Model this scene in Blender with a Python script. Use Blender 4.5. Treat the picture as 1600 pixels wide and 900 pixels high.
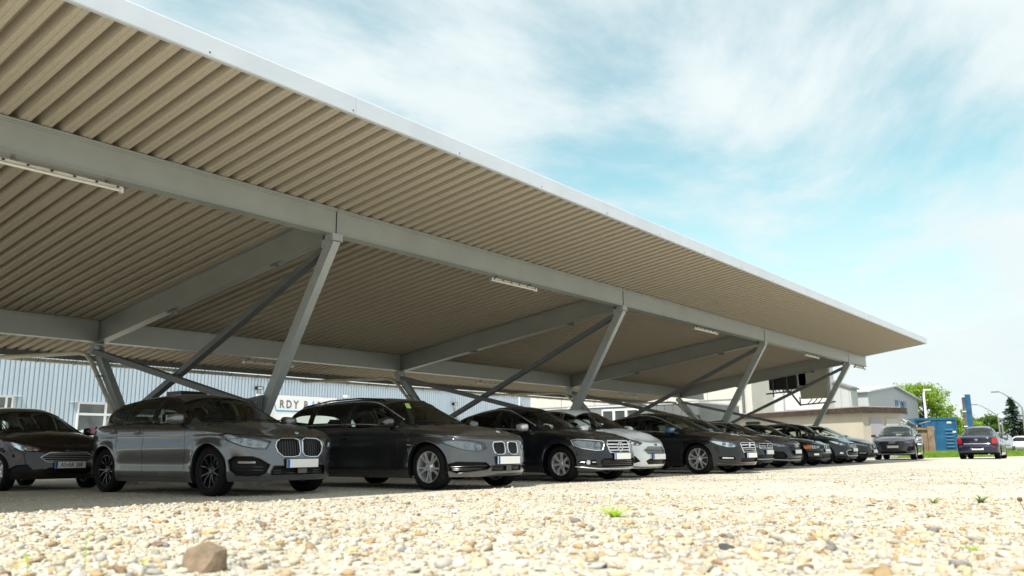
import bpy, bmesh, math, random
import numpy as np
from mathutils import Vector, Matrix, noise as mnoise
random.seed(7); rng = np.random.default_rng(7)
for o in list(bpy.data.objects): bpy.data.objects.remove(o)
sc = bpy.context.scene
COL = sc.collection
R_ = math.radians

# ------------------------------------------------------------------ camera
CAM_H = 0.557
F = Vector((0.77146127, 0.6063449, 0.19285583)); RT = Vector((0.61938165, -0.7850328, -0.00948026)); UP = Vector((-0.14564985, -0.12676502, 0.9811813))
cd = bpy.data.cameras.new('camera'); cam = bpy.data.objects.new('camera', cd); COL.objects.link(cam)
m = Matrix((RT, UP, -F)).transposed().to_4x4(); m.translation = (0, 0, CAM_H); cam.matrix_world = m
cd.sensor_width = 36; cd.lens = 36 * 1299.14 / 1600; cd.clip_start = .05; cd.clip_end = 3000
cd.dof.use_dof = True; cd.dof.focus_distance = 14.0; cd.dof.aperture_fstop = 1.9
sc.camera = cam

# ------------------------------------------------------------------ world and sun
SUN_ELEV, SUN_AZ = R_(56), math.atan2(-0.985, -0.17)      # azimuth measured from +Y towards +X
w = bpy.data.worlds.new('World'); sc.world = w; w.use_nodes = True
nt = w.node_tree; nt.nodes.clear()
def N(nt, t, **k):
    n = nt.nodes.new(t)
    for a, b in k.items():
        if a.startswith('i_'): n.inputs[a[2:].replace('_', ' ')].default_value = b
        else: setattr(n, a, b)
    return n
L = nt.links.new
sky = N(nt, 'ShaderNodeTexSky', sky_type='NISHITA', sun_disc=False, sun_elevation=SUN_ELEV, sun_rotation=SUN_AZ, altitude=300, air_density=1.0, dust_density=1.5, ozone_density=1.5)
tc = N(nt, 'ShaderNodeTexCoord'); sx = N(nt, 'ShaderNodeSeparateXYZ'); L(tc.outputs['Generated'], sx.inputs[0])
zz = N(nt, 'ShaderNodeMath', operation='MAXIMUM'); L(sx.outputs['Z'], zz.inputs[0]); zz.inputs[1].default_value = 0.0
za = N(nt, 'ShaderNodeMath', operation='ADD'); L(zz.outputs[0], za.inputs[0]); za.inputs[1].default_value = .22
dx = N(nt, 'ShaderNodeMath', operation='DIVIDE'); L(sx.outputs['X'], dx.inputs[0]); L(za.outputs[0], dx.inputs[1])
dy = N(nt, 'ShaderNodeMath', operation='DIVIDE'); L(sx.outputs['Y'], dy.inputs[0]); L(za.outputs[0], dy.inputs[1])
cx = N(nt, 'ShaderNodeCombineXYZ'); L(dx.outputs[0], cx.inputs[0]); L(dy.outputs[0], cx.inputs[1])
n1 = N(nt, 'ShaderNodeTexNoise', i_Scale=.95, i_Detail=10.0, i_Roughness=.6, i_Distortion=.35)
mp = N(nt, 'ShaderNodeMapping'); mp.inputs['Location'].default_value = (2.3, 14.5, 0); mp.inputs['Rotation'].default_value = (0, 0, .9); mp.inputs['Scale'].default_value = (1, 1.3, 1)
L(cx.outputs[0], mp.inputs['Vector']); L(mp.outputs[0], n1.inputs['Vector'])
cr = N(nt, 'ShaderNodeMapRange', interpolation_type='SMOOTHSTEP'); 
dp = N(nt, 'ShaderNodeVectorMath', operation='DOT_PRODUCT'); L(tc.outputs['Generated'], dp.inputs[0]); dp.inputs[1].default_value = (.872, .335, .358)
gap = N(nt, 'ShaderNodeMapRange', interpolation_type='SMOOTHSTEP'); L(dp.outputs['Value'], gap.inputs['Value']); gap.inputs['From Min'].default_value = .945; gap.inputs['From Max'].default_value = .992; gap.inputs['To Min'].default_value = .11; gap.inputs['To Max'].default_value = -.06
cad = N(nt, 'ShaderNodeMath', operation='ADD'); L(n1.outputs['Fac'], cad.inputs[0]); L(gap.outputs[0], cad.inputs[1]); L(cad.outputs[0], cr.inputs['Value'])
cr.inputs['From Min'].default_value = .36; cr.inputs['From Max'].default_value = .60; cr.inputs['To Min'].default_value = 0.12; cr.inputs['To Max'].default_value = 1.0
# haze near the horizon whitens the sky all round
hz = N(nt, 'ShaderNodeMapRange', interpolation_type='SMOOTHSTEP'); L(sx.outputs['Z'], hz.inputs['Value'])
hz.inputs['From Min'].default_value = .40; hz.inputs['From Max'].default_value = 0.02; hz.inputs['To Min'].default_value = 0.0; hz.inputs['To Max'].default_value = 1.0
mxf = N(nt, 'ShaderNodeMath', operation='MAXIMUM'); L(cr.outputs[0], mxf.inputs[0]); L(hz.outputs[0], mxf.inputs[1])
tint = N(nt, 'ShaderNodeMix', data_type='RGBA', blend_type='MULTIPLY'); tint.inputs['Factor'].default_value = 1
L(sky.outputs[0], tint.inputs['A']); tint.inputs['B'].default_value = (1.35, 1.78, 1.27, 1)
n2 = N(nt, 'ShaderNodeTexNoise', i_Scale=1.3, i_Detail=5.0, i_Roughness=.5); L(mp.outputs[0], n2.inputs['Vector'])
cc = N(nt, 'ShaderNodeMix', data_type='RGBA'); L(n2.outputs['Fac'], cc.inputs['Factor'])
cc.inputs['A'].default_value = (4.9, 5.6, 5.75, 1); cc.inputs['B'].default_value = (5.9, 6.35, 6.4, 1)
mx = N(nt, 'ShaderNodeMix', data_type='RGBA'); L(mxf.outputs[0], mx.inputs['Factor']); L(tint.outputs['Result'], mx.inputs['A']); L(cc.outputs['Result'], mx.inputs['B'])
bg = N(nt, 'ShaderNodeBackground'); bg.inputs['Strength'].default_value = .1; L(mx.outputs['Result'], bg.inputs['Color'])
wo = N(nt, 'ShaderNodeOutputWorld'); L(bg.outputs[0], wo.inputs[0])
sd = bpy.data.lights.new('sun', 'SUN'); sd.energy = 3.7; sd.angle = R_(.6); sd.color = (1, .95, .86)
sun = bpy.data.objects.new('sun', sd); COL.objects.link(sun)
sdir = Vector((math.sin(SUN_AZ) * math.cos(SUN_ELEV), math.cos(SUN_AZ) * math.cos(SUN_ELEV), math.sin(SUN_ELEV)))
sun.rotation_euler = sdir.to_track_quat('Z', 'Y').to_euler(); sun.location = (0, 0, 30)
sc.view_settings.view_transform = 'Standard'; sc.view_settings.look = 'None'; sc.view_settings.gamma = 1; sc.view_settings.exposure = .68
sc.render.engine = 'CYCLES'
sc.cycles.max_bounces = 8; sc.cycles.transparent_max_bounces = 24; sc.cycles.use_denoising = True
sc.cycles.caustics_reflective = False; sc.cycles.caustics_refractive = False

# ------------------------------------------------------------------ materials
MATS = {}
def mat(name, c, rough=.5, metal=0, coat=0, var=0, vs=8., bump=0, bs=40., spec=.5, c2=None, em=None, stretch=None, vr=(.35, .65)):
    if name in MATS: return MATS[name]
    m = bpy.data.materials.new(name); m.use_nodes = True; t = m.node_tree; b = t.nodes['Principled BSDF']
    b.inputs['Base Color'].default_value = (*c, 1); b.inputs['Roughness'].default_value = rough; b.inputs['Metallic'].default_value = metal
    b.inputs['Coat Weight'].default_value = coat; b.inputs['Coat Roughness'].default_value = .03; b.inputs['Specular IOR Level'].default_value = spec
    if em: b.inputs['Emission Color'].default_value = (*em[0], 1); b.inputs['Emission Strength'].default_value = em[1]
    if var or c2 or bump:
        tc = N(t, 'ShaderNodeTexCoord'); mp = N(t, 'ShaderNodeMapping'); t.links.new(tc.outputs['Object'], mp.inputs[0])
        if stretch: mp.inputs['Scale'].default_value = stretch
    if var or c2:
        n = N(t, 'ShaderNodeTexNoise', i_Scale=vs, i_Detail=6.0, i_Roughness=.6); t.links.new(mp.outputs[0], n.inputs['Vector'])
        mr = N(t, 'ShaderNodeMapRange'); t.links.new(n.outputs['Fac'], mr.inputs['Value']); mr.inputs['From Min'].default_value = vr[0]; mr.inputs['From Max'].default_value = vr[1]
        mi = N(t, 'ShaderNodeMix', data_type='RGBA'); t.links.new(mr.outputs[0], mi.inputs['Factor'])
        mi.inputs['A'].default_value = (*[x * (1 - var) for x in c], 1)
        mi.inputs['B'].default_value = (*(c2 if c2 else [min(1, x * (1 + var)) for x in c]), 1)
        t.links.new(mi.outputs['Result'], b.inputs['Base Color'])
        r2 = N(t, 'ShaderNodeMapRange'); t.links.new(n.outputs['Fac'], r2.inputs['Value']); r2.inputs['To Min'].default_value = max(0, rough - .1); r2.inputs['To Max'].default_value = min(1, rough + .1)
        t.links.new(r2.outputs[0], b.inputs['Roughness'])
    if bump:
        n = N(t, 'ShaderNodeTexNoise', i_Scale=bs, i_Detail=4.0); t.links.new(mp.outputs[0], n.inputs['Vector'])
        bp = N(t, 'ShaderNodeBump', i_Strength=bump, i_Distance=.02); t.links.new(n.outputs['Fac'], bp.inputs['Height']); t.links.new(bp.outputs[0], b.inputs['Normal'])
    MATS[name] = m; return m
def glass_mat(name, tint, refl=.05):
    if name in MATS: return MATS[name]
    m = bpy.data.materials.new(name); m.use_nodes = True; t = m.node_tree; t.nodes.clear()
    tr = N(t, 'ShaderNodeBsdfTransparent'); tr.inputs[0].default_value = (*tint, 1)
    gl = N(t, 'ShaderNodeBsdfGlossy'); gl.inputs['Roughness'].default_value = .015; gl.inputs['Color'].default_value = (.95, 1, .97, 1)
    lw = N(t, 'ShaderNodeFresnel'); lw.inputs[0].default_value = 1.5
    ml = N(t, 'ShaderNodeMath', operation='ADD'); t.links.new(lw.outputs[0], ml.inputs[0]); ml.inputs[1].default_value = refl
    mx = N(t, 'ShaderNodeMixShader'); t.links.new(ml.outputs[0], mx.inputs[0]); t.links.new(tr.outputs[0], mx.inputs[1]); t.links.new(gl.outputs[0], mx.inputs[2])
    o = N(t, 'ShaderNodeOutputMaterial'); t.links.new(mx.outputs[0], o.inputs[0]); MATS[name] = m; return m
def paint(name, c, flake=.0, rough=.35, metal=.0):
    return mat(name, c, rough=rough, metal=metal, coat=1.0, var=.06, vs=3, spec=.12)
STEEL = mat('galvanised_steel', (.33, .35, .33), rough=.42, metal=.3, var=.05, vs=1.5, bump=.02, bs=60)
STEEL2 = mat('steel_tube_grey', (.36, .39, .39), rough=.38, metal=.3, var=.07, vs=3, bump=.05, bs=50)
STEELD = mat('steel_brace_dark', (.15, .16, .165), rough=.45, metal=.3, var=.08, vs=4, bump=.05, bs=40)
FASCIA = mat('fascia_aluminium', (.62, .665, .73), rough=.4, metal=.12, var=.05, vs=1.2)
GUT = mat('gutter_zinc', (.55, .52, .44), rough=.5, metal=.1, var=.14, vs=4)
RUBBER = mat('tyre_rubber', (.008, .008, .008), rough=.8, spec=.2, var=.3, vs=30, bump=.1, bs=120)
BLACKP = mat('black_plastic', (.007, .007, .008), rough=.5, spec=.2)
BLACKG = mat('gloss_black', (.008, .008, .009), rough=.12, coat=.6)
CHROME = mat('chrome', (.72, .73, .75), rough=.1, metal=1)
SATIN = mat('satin_alloy', (.74, .75, .77), rough=.32, metal=.6, var=.06, vs=20)
DARKALLOY = mat('dark_alloy', (.03, .03, .033), rough=.25, metal=.6, coat=.4)
DISC = mat('brake_disc', (.12, .115, .11), rough=.4, metal=.8)
TRIM = mat('interior_trim', (.022, .022, .024), rough=.8, var=.2, vs=20)
LINING = mat('head_lining_grey', (.55, .55, .53), rough=.9)
SEAT = mat('seat_fabric', (.03, .03, .033), rough=.9, bump=.2, bs=200)
GLASS_F = glass_mat('windscreen_glass', (.93, .97, .94), .0)
GLASS_S = glass_mat('side_glass', (.84, .89, .86), .0)
GLASS_P = glass_mat('privacy_glass', (.14, .16, .15), .04)
LENS = glass_mat('lamp_lens', (.93, .95, .97), .03)
REFLECT = mat('lamp_reflector', (.75, .77, .8), rough=.14, metal=.9)
LAMPG = mat('lamp_housing', (.30, .31, .33), rough=.2, metal=.6)
AMBER = mat('amber_plastic', (.75, .20, .02), rough=.2, coat=.5)
RED = mat('red_lens', (.33, .010, .010), rough=.12, coat=.8)
PLATE = mat('plate_white', (.80, .80, .78), rough=.4, spec=.3)
PBLUE = mat('plate_blue', (.01, .10, .42), rough=.4)
INK = mat('ink_black', (.015, .015, .018), rough=.6)
WHITE = mat('white_paint', (.78, .78, .77), rough=.5, var=.03, vs=3)

# ------------------------------------------------------------------ mesh helpers
class MB:
    def __init__(s): s.v = []; s.f = []
    def add(s, vs, fs):
        k = len(s.v); s.v += [tuple(v) for v in vs]; s.f += [tuple(i + k for i in f) for f in fs]; return s
    def box(s, c, d, rz=0, ry=0, taper=1.0):
        M = Matrix.Rotation(rz, 3, 'Z') @ Matrix.Rotation(ry, 3, 'Y'); c = Vector(c); vs = []
        for z in (-.5, .5):
            k = taper if z > 0 else 1
            for x, y in ((-.5, -.5), (.5, -.5), (.5, .5), (-.5, .5)): vs.append(c + M @ Vector((x * d[0] * k, y * d[1] * k, z * d[2])))
        return s.add(vs, [(3, 2, 1, 0), (4, 5, 6, 7), (0, 1, 5, 4), (1, 2, 6, 5), (2, 3, 7, 6), (3, 0, 4, 7)])
    def bb(s, x0, y0, z0, x1, y1, z1): return s.box(((x0 + x1) / 2, (y0 + y1) / 2, (z0 + z1) / 2), (x1 - x0, y1 - y0, z1 - z0))
    def bar(s, p, q, a, b=None, up=(0, 0, 1), e=1.0):
        b = b or a; p = Vector(p); q = Vector(q); d = (q - p).normalized(); up = Vector(up)
        if abs(d.dot(up)) > .99: up = Vector((1, 0, 0))
        x = d.cross(up).normalized(); y = x.cross(d)
        vs = []
        for c, k in ((p, 1), (q, e)):
            for i, j in ((-.5, -.5), (.5, -.5), (.5, .5), (-.5, .5)): vs.append(c + x * i * a * k + y * j * b * k)
        return s.add(vs, [(3, 2, 1, 0), (4, 5, 6, 7), (0, 1, 5, 4), (1, 2, 6, 5), (2, 3, 7, 6), (3, 0, 4, 7)])
    def tube(s, pts, r, n=8, closed=False, rr=None):
        pts = [Vector(p) for p in pts]; m = len(pts); vs = []; ref = None
        for i, p in enumerate(pts):
            a = pts[(i - 1) % m] if closed or i > 0 else p; b = pts[(i + 1) % m] if closed or i < m - 1 else p
            d = (b - a)
            if d.length < 1e-9: d = Vector((0, 0, 1))
            d.normalize()
            if ref is None: ref = Vector((0, 0, 1)) if abs(d.z) < .9 else Vector((1, 0, 0))
            x = d.cross(ref)
            if x.length < 1e-4: x = d.orthogonal()
            x.normalize(); y = x.cross(d).normalized(); ref = y
            q = rr[i] if rr else r
            for k in range(n):
                t = 2 * math.pi * k / n; vs.append(p + x * math.cos(t) * q + y * math.sin(t) * q)
        fs = []
        for i in range(m if closed else m - 1):
            a = i * n; b = ((i + 1) % m) * n
            for k in range(n): fs.append((a + k, a + (k + 1) % n, b + (k + 1) % n, b + k))
        if not closed: fs += [tuple(range(n))[::-1], tuple((m - 1) * n + k for k in range(n))]
        return s.add(vs, fs)
    def lathe(s, prof, n=32, axis='y', c=(0, 0, 0)):
        vs = []; c = Vector(c)
        for r, h in prof:
            for k in range(n):
                t = 2 * math.pi * k / n
                vs.append(c + (Vector((r * math.cos(t), h, r * math.sin(t))) if axis == 'y' else Vector((r * math.cos(t), r * math.sin(t), h))))
        fs = []
        for i in range(len(prof) - 1):
            for k in range(n): fs.append((i * n + k, i * n + (k + 1) % n, (i + 1) * n + (k + 1) % n, (i + 1) * n + k))
        return s.add(vs, fs)
    def prism(s, poly, z0, z1, M=None):
        n = len(poly); M = M or (lambda x, y, z: (x, y, z))
        vs = [M(x, y, z0) for x, y in poly] + [M(x, y, z1) for x, y in poly]
        return s.add(vs, [tuple(range(n))[::-1], tuple(range(n, 2 * n))] + [(i, (i + 1) % n, (i + 1) % n + n, i + n) for i in range(n)])
    def grid(s, P):     # P: list of rows of points
        k = len(P[0]); fs = []
        for i in range(len(P) - 1):
            for j in range(k - 1): fs.append((i * k + j, i * k + j + 1, (i + 1) * k + j + 1, (i + 1) * k + j))
        return s.add([p for r in P for p in r], fs)
    def mesh(s, name, m, smooth=False, fix=True):
        me = bpy.data.meshes.new(name); me.from_pydata([tuple(v) for v in s.v], [], s.f)
        if fix:
            b = bmesh.new(); b.from_mesh(me); bmesh.ops.recalc_face_normals(b, faces=b.faces); b.to_mesh(me); b.free()
        if m: me.materials.append(m)
        if smooth:
            me.shade_smooth()
            if smooth != True: me.set_sharp_from_angle(angle=R_(smooth))
        return me
    def obj(s, name, m, parent=None, smooth=False, fix=True): return link(name, s.mesh(name, m, smooth, fix), parent)
def link(name, me, parent=None, loc=None, rot=None):
    o = bpy.data.objects.new(name, me); COL.objects.link(o)
    if parent: o.parent = parent
    if loc is not None: o.location = loc
    if rot is not None: o.rotation_euler = rot
    return o
def thing(name, label, cat, loc=(0, 0, 0), rz=0, group=None):
    o = link(name, None, None, loc, (0, 0, rz)); o['label'] = label; o['category'] = cat; o.empty_display_size = .1
    if group: o['group'] = group
    return o
def tag(o, label, cat, group=None):
    o['label'] = label; o['category'] = cat
    if group: o['group'] = group
    return o
def kind(o, k): o['kind'] = k; return o
def text_mesh(txt, size, depth=.002, font_bold=0.0, sx=1.0, align='CENTER'):
    cu = bpy.data.curves.new('lettering', 'FONT'); cu.body = txt; cu.size = size; cu.extrude = depth; cu.align_x = align; cu.align_y = 'CENTER'; cu.offset = font_bold; cu.resolution_u = 3
    o = bpy.data.objects.new('tmp', cu); COL.objects.link(o); o.scale = (sx, 1, 1)
    bpy.context.view_layer.update()
    me = bpy.data.meshes.new_from_object(o.evaluated_get(bpy.context.evaluated_depsgraph_get()))
    me.transform(Matrix.Diagonal((sx, 1, 1, 1)))
    bpy.data.objects.remove(o); return me
def text_obj(name, txt, size, m, parent, M, **k):
    me = text_mesh(txt, size, **k); me.materials.clear(); me.materials.append(m); me.transform(M); return link(name, me, parent)
# ------------------------------------------------------------------ the carport
Y0, Y1, Y2, Y3 = 8.03, 10.70, 18.61, 21.75
XE = 39.1; FX = [-0.54 + 9.3 * k for k in range(-1, 5)]      # frame lines
SL = 0.137
def zroof(y): return 4.585 - SL * (y - Y1)                   # underside of the ribbed roof
cp = thing('carport', 'long galvanised steel carport with ribbed roof sloping down over the parked cars', 'carport')
FLEECE = mat('fleece_underside', (.47, .42, .34), rough=.92, var=.13, vs=60, bump=.3, bs=120, spec=.15)
def roof_sheet_mb(y0, y1, n=4, p=.25, h=.145, t=.004):
    mb = MB(); prof = []
    for k in range(n):
        x = k * p; prof += [(x, 0), (x + .125, 0), (x + .147, h), (x + .228, h)]
    prof.append((n * p, 0)); P = [];
    # small stiffening grooves in the flats
    q = []
    for i, (x, z) in enumerate(prof):
        q.append((x, z))
        if i < len(prof) - 1 and abs(prof[i + 1][1] - z) < 1e-6:
            w_ = prof[i + 1][0] - x; q += [(x + w_ * .42, z), (x + w_ * .5, z + (.008 if z < .01 else -.008)), (x + w_ * .58, z)]
    for y in (y0, y1): P.append([(x, y, zroof(y) + z) for x, z in q])
    a = MB(); a.grid(P); P2 = [[(x, y, z + t) for x, y, z in r] for r in P]; a.grid([r[::-1] for r in P2])
    return a
rs = roof_sheet_mb(Y0 + .02, Y3).mesh('roof_sheet', FLEECE, fix=False)
for k in range(42):
    link('roof_sheet', rs, cp, (-2.95 + k * 1.0, 0, 0))
# fascia flashing along the high edge, in lengths
def fascia_mesh(lx):
    a = MB(); pr = [(Y0 + .16, 5.19), (Y0 - .02, 5.20), (Y0 - .035, 5.185), (Y0 - .035, 4.955), (Y0 - .02, 4.945), (Y0 + .03, 4.945), (Y0 + .03, 4.96), (Y0 - .01, 4.97), (Y0 - .01, 5.165), (Y0 + .16, 5.175)]
    a.prism(pr, 0, lx, lambda y, z, x: (x, y, z)); return a.mesh('fascia_panel', FASCIA)
fm = fascia_mesh(6.296)
XJ = [13.17 - 6.3 * k for k in range(2, -1, -1)] + [19.47, 25.77, 32.07]
for x in XJ: link('fascia_panel', fm, cp, (x, 0, 0))
link('fascia_panel', fascia_mesh(3.56), cp, (-3.0, 0, 0)); fl = fascia_mesh(XE + .03 - 38.37); link('fascia_panel', fl, cp, (38.37, 0, 0))
riv = MB().lathe([(.012, 0), (.012, .004), (.006, .008), (0, .008)], 8)
rvm = riv.mesh('rivet', mat('rivet_dark', (.08, .1, .14), rough=.4))
for k in range(19):
    link('rivet', rvm, cp, (-1.4 + 2.1 * k + .72 - .9, Y0 - .036, 4.99), (math.pi, 0, 0))
# gable trim at the right end
MB().bar((XE + .02, Y0 + .03, zroof(Y0) + .07), (XE + .02, Y3, zroof(Y3) + .07), .03, .16).obj('verge_trim', FASCIA, cp)
def ibeam(p, q, h, b, tf=.02, tw=.012):     # along +X, centred on top edge
    a = MB(); x0, y, z = p; x1 = q[0]
    a.bb(x0, y - b / 2, z - tf, x1, y + b / 2, z); a.bb(x0, y - b / 2, z - h, x1, y + b / 2, z - h + tf); a.bb(x0, y - tw / 2, z - h + tf, x1, y + tw / 2, z - tf); return a
# front purlin beam (cold formed, with a stepped top) and rear one, one length per bay
def front_beam(x0, x1):
    a = MB(); zt = zroof(Y1) - .004; zb = 4.135
    pr = [(0, zt), (-.12, zt), (-.12, zt - .028), (-.10, zt - .032), (-.10, zt - .052), (-.085, zt - .056), (-.085, zb + .018), (-.13, zb + .012), (-.13, zb), (.10, zb), (.10, zb + .014), (.06, zb + .02), (.06, zt - .02), (.1, zt - .02), (.1, zt)]
    a.prism(pr, x0, x1, lambda y, z, x: (x, Y1 + y, z)); return a
xs = [-3.0] + FX[1:] + [39.25]
for i in range(len(xs) - 1):
    front_beam(xs[i] + .006, xs[i + 1] - .006).obj('front_beam', STEEL, cp)
bolt = MB().lathe([(.022, 0), (.022, .012), (.012, .014), (.012, .022), (0, .022)], 6).mesh('bolt', STEEL2)
def rear_beam(x0, x1):
    a = MB(); zt = zroof(Y2) - .004; zb = 3.03
    pr = [(0, zt), (-.09, zt), (-.09, zt - .03), (-.065, zt - .034), (-.065, zb + .016), (-.10, zb + .012), (-.10, zb), (.16, zb), (.16, zb + .02), (.05, zb + .03), (.05, zt - .02), (.1, zt - .02), (.1, zt)]
    a.prism(pr, x0, x1, lambda y, z, x: (x, Y2 + y, z)); return a
for i in range(len(xs) - 1):
    rear_beam(xs[i] + .07, xs[i + 1] - .07).obj('rear_beam', STEEL, cp)
for X in FX[1:]:
    # rafter: deep welded I section following the roof slope
    a = MB()
    ya, yb = Y1 + .10, Y2 + .10; D = .50
    def pt(y, dz): return (X, y, zroof(y) + dz)
    a.bar(pt(ya, -.012), pt(yb, -.012), .20, .016); a.bar(pt(ya, -D), pt(yb, -D), .20, .02)
    a.prism([(ya, zroof(ya) - D + .01), (yb, zroof(yb) - D + .01), (yb, zroof(yb) - .02), (ya, zroof(ya) - .02)], X - .006, X + .006, lambda y, z, x: (x, y, z))
    for y in (ya + .05, yb - .1, ): a.prism([(y, zroof(y) - D + .012), (y + .015, zroof(y) - D + .012), (y + .015, zroof(y) - .022), (y, zroof(y) - .022)], X - .095, X + .095, lambda y_, z, x: (x, y_, z))
    a.obj('rafter', STEEL, cp)
    # overhang cleat joining rafter and purlin
    b = MB(); b.box((X, Y1 - .088, 4.34), (.012, .012, .40)); b.obj('joint_plate', BLACKP, cp)
    # tubes
    ft, ff = Vector((X, 10.66, 4.06)), Vector((X, 13.05, .16))
    rt, rf = Vector((X, 18.66, 2.93)), Vector((X, 16.18, .16))
    MB().bar(ft, ff, .19, .15, up=(1, 0, 0)).obj('front_strut', STEEL2, cp)
    MB().bar(rt, rf, .19, .15, up=(1, 0, 0)).obj('rear_strut', STEEL2, cp)
    s1 = ft.lerp(ff, .70); s2 = rt.lerp(rf, .45)
    MB().bar(ft.lerp(ff, .035) + Vector((.0, .12, 0)), rt.lerp(rf, .60), .11, .14, up=(1, 0, 0)).obj('brace', STEELD, cp)
    MB().bar(rt + Vector((-.14, -.25, -.14)), s1 + Vector((-.14, .16, .05)), .11, .15, up=(1, 0, 0)).obj('brace', STEELD, cp)
    # gussets and head boxes
    g = MB(); g.prism([(s1.y - .1, s1.z + .22), (s1.y + .42, s1.z + .17), (s1.y + .40, s1.z - .05), (s1.y + .1, s1.z - .22), (s1.y - .02, s1.z - .2)], X - .15, X - .125, lambda y, z, x: (x, y, z)); g.obj('gusset_plate', STEELD, cp)
    for dy_, dz_ in ((.06, .1), (.06, -.08), (.28, .08), (.28, -.02)): link('bolt', bolt, cp, (X - .152, s1.y + dy_, s1.z + dz_), (0, 0, R_(90)))
    for dy_ in (-.05, .05): link('bolt', bolt, cp, (X - .112, 10.66 + dy_, 4.085), (0, 0, R_(90)))
    h = MB(); h.box((X, 10.66, 4.085), (.22, .19, .12)); h.box((X - .02, 10.8, 4.0), (.16, .12, .14)); h.obj('strut_head', STEEL2, cp)
    h = MB(); h.box((X, 18.66, 2.93), (.22, .20, .13)); h.box((X - .12, 18.52, 2.82), (.1, .22, .2)); h.obj('strut_head', STEEL2, cp)
    for dy in (12.2, 15.6):
        c = MB(); y = dy; c.box((X, y, zroof(y) - D - .03), (.10, .22, .05)); c.box((X, y - .04, zroof(y) - D - .06), (.04, .05, .06)); c.obj('clamp', STEELD, cp)
    for y in (13.1, 16.13):
        c = MB(); c.box((X, y, .07), (.75, .75, .30), taper=.94); c.obj('footing', mat('concrete', (.36, .35, .31), rough=.9, var=.2, vs=6, bump=.5, bs=30), cp)
        c = MB(); c.box((X, y, .235), (.34, .34, .03)); c.obj('base_plate', STEELD, cp)
        for a_, b_ in ((-.13, -.13), (.13, -.13), (.13, .13), (-.13, .13)): link('bolt', bolt, cp, (X + a_, y + b_, .25), (R_(90), 0, 0))
    # rainwater pipe from the back gutter to the rear strut and down it
    p = MB(); zg = zroof(Y3) - .23
    p.tube([(X - 1.35, Y3 + .02, zg), (X - 1.2, Y3 - .06, zg - .03), (X - .24, Y2 + .35, 2.80), (X - .16, Y2 + .18, 2.76), (X - .15, Y2 - .02, 2.62), (X - .15, 16.25, .35), (X - .15, 16.2, .02)], .048, 10); p.obj('downpipe', GUT, cp, smooth=40)
    for t_ in (.25, .75):
        q = rt.lerp(rf, t_); MB().box((X - .15, q.y + .08, q.z), (.12, .12, .03)).obj('pipe_clip', STEELD, cp)
    MB().bar((X - .35, Y3 - .05, zroof(Y3) - .02), (X - .35, Y3 - .05, zg - .05), .012).obj('hanger_rod', STEELD, cp)
# back eave: dark edge beam, gutter in lengths, gutter hooks
MB().bb(-3, Y3 - .02, zroof(Y3) - .13, XE, Y3 + .02, zroof(Y3) + .155).obj('eave_beam', mat('eave_steel', (.16, .165, .155), rough=.5, metal=.3, var=.1), cp)
def gutter(lx):
    a = MB(); P = []
    for x in (0, lx):
        r = []
        for k in range(11):
            t = math.pi * (k / 10); r.append((x, .075 * math.cos(t) * 1.0, -.075 * math.sin(t)))
        P.append(r)
    a.grid(P); a.grid([[(x, y * .93, z * .93 + .003) for x, y, z in r][::-1] for r in P]); a.tube([(0, -.075, 0), (lx, -.075, 0)], .012, 6); return a.mesh('gutter', GUT, smooth=60)
gm = gutter(2.99)
for k in range(14): link('gutter', gm, cp, (-3 + 3.0 * k, Y3 + .06, zroof(Y3) - .17))
hk = MB().tube([(0, -.09, .16), (0, -.09, 0), (0, -.07, -.05), (0, 0, -.088), (0, .07, -.05)], .008, 5).mesh('gutter_hook', STEELD)
for k in range(47): link('gutter_hook', hk, cp, (-2.9 + .9 * k, Y3 + .06, zroof(Y3) - .17))
# strip lamps under the beams
TUBEM = mat('lamp_diffuser', (.74, .73, .66), rough=.35)
def strip_lamp(x, y, z, label, n=6, rail=False):
    t = thing('strip_light', label, 'strip light', (x, y, z), 0, 'strip lights under the carport beams')
    MB().bb(-.78, -.04, 0, .78, .04, .034).obj('lamp_body', GUT, t)
    MB().tube([(-.75, -.02, -.022), (.75, -.02, -.018)], .018, 8).obj('lamp_tube', TUBEM, t, smooth=40)
    c = MB(); c.box((-.765, -.01, -.015), (.03, .07, .07)); c.box((.765, -.01, -.015), (.03, .07, .07)); c.obj('end_cap', SATIN, t)
    for k in range(n): MB().box((-.7 + 1.4 * k / (n - 1), -.048, .018), (.03, .012, .022)).obj('clip', INK, t)
    MB().bb(-.6, -.02, .034, -.56, .02, .085).obj('bracket', STEELD, t); MB().bb(.56, -.02, .034, .60, .02, .085).obj('bracket', STEELD, t)
    return t
lb = ['strip light under the front beam at the left edge of the photo', 'strip light under the front beam between the first and second front struts', 'strip light under the front beam between the second and third front struts', 'strip light under the front beam between the third and fourth front struts']
for k in range(4): strip_lamp(4.40 + 9.3 * k, Y1 + .02, 4.05, lb[k])
strip_lamp(38.55, Y1 + .02, 4.05, 'strip light past the last strut at the far right end of the front beam')
lb = ['strip light under the rear beam right of the nearest crossed brace', 'strip light under the rear beam seen above the black estate car', 'dim strip light under the rear beam above the louvred grey shed']
for k in range(3): strip_lamp(13.3 + 9.3 * k, Y2 + .1, 2.90, lb[k])
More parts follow.
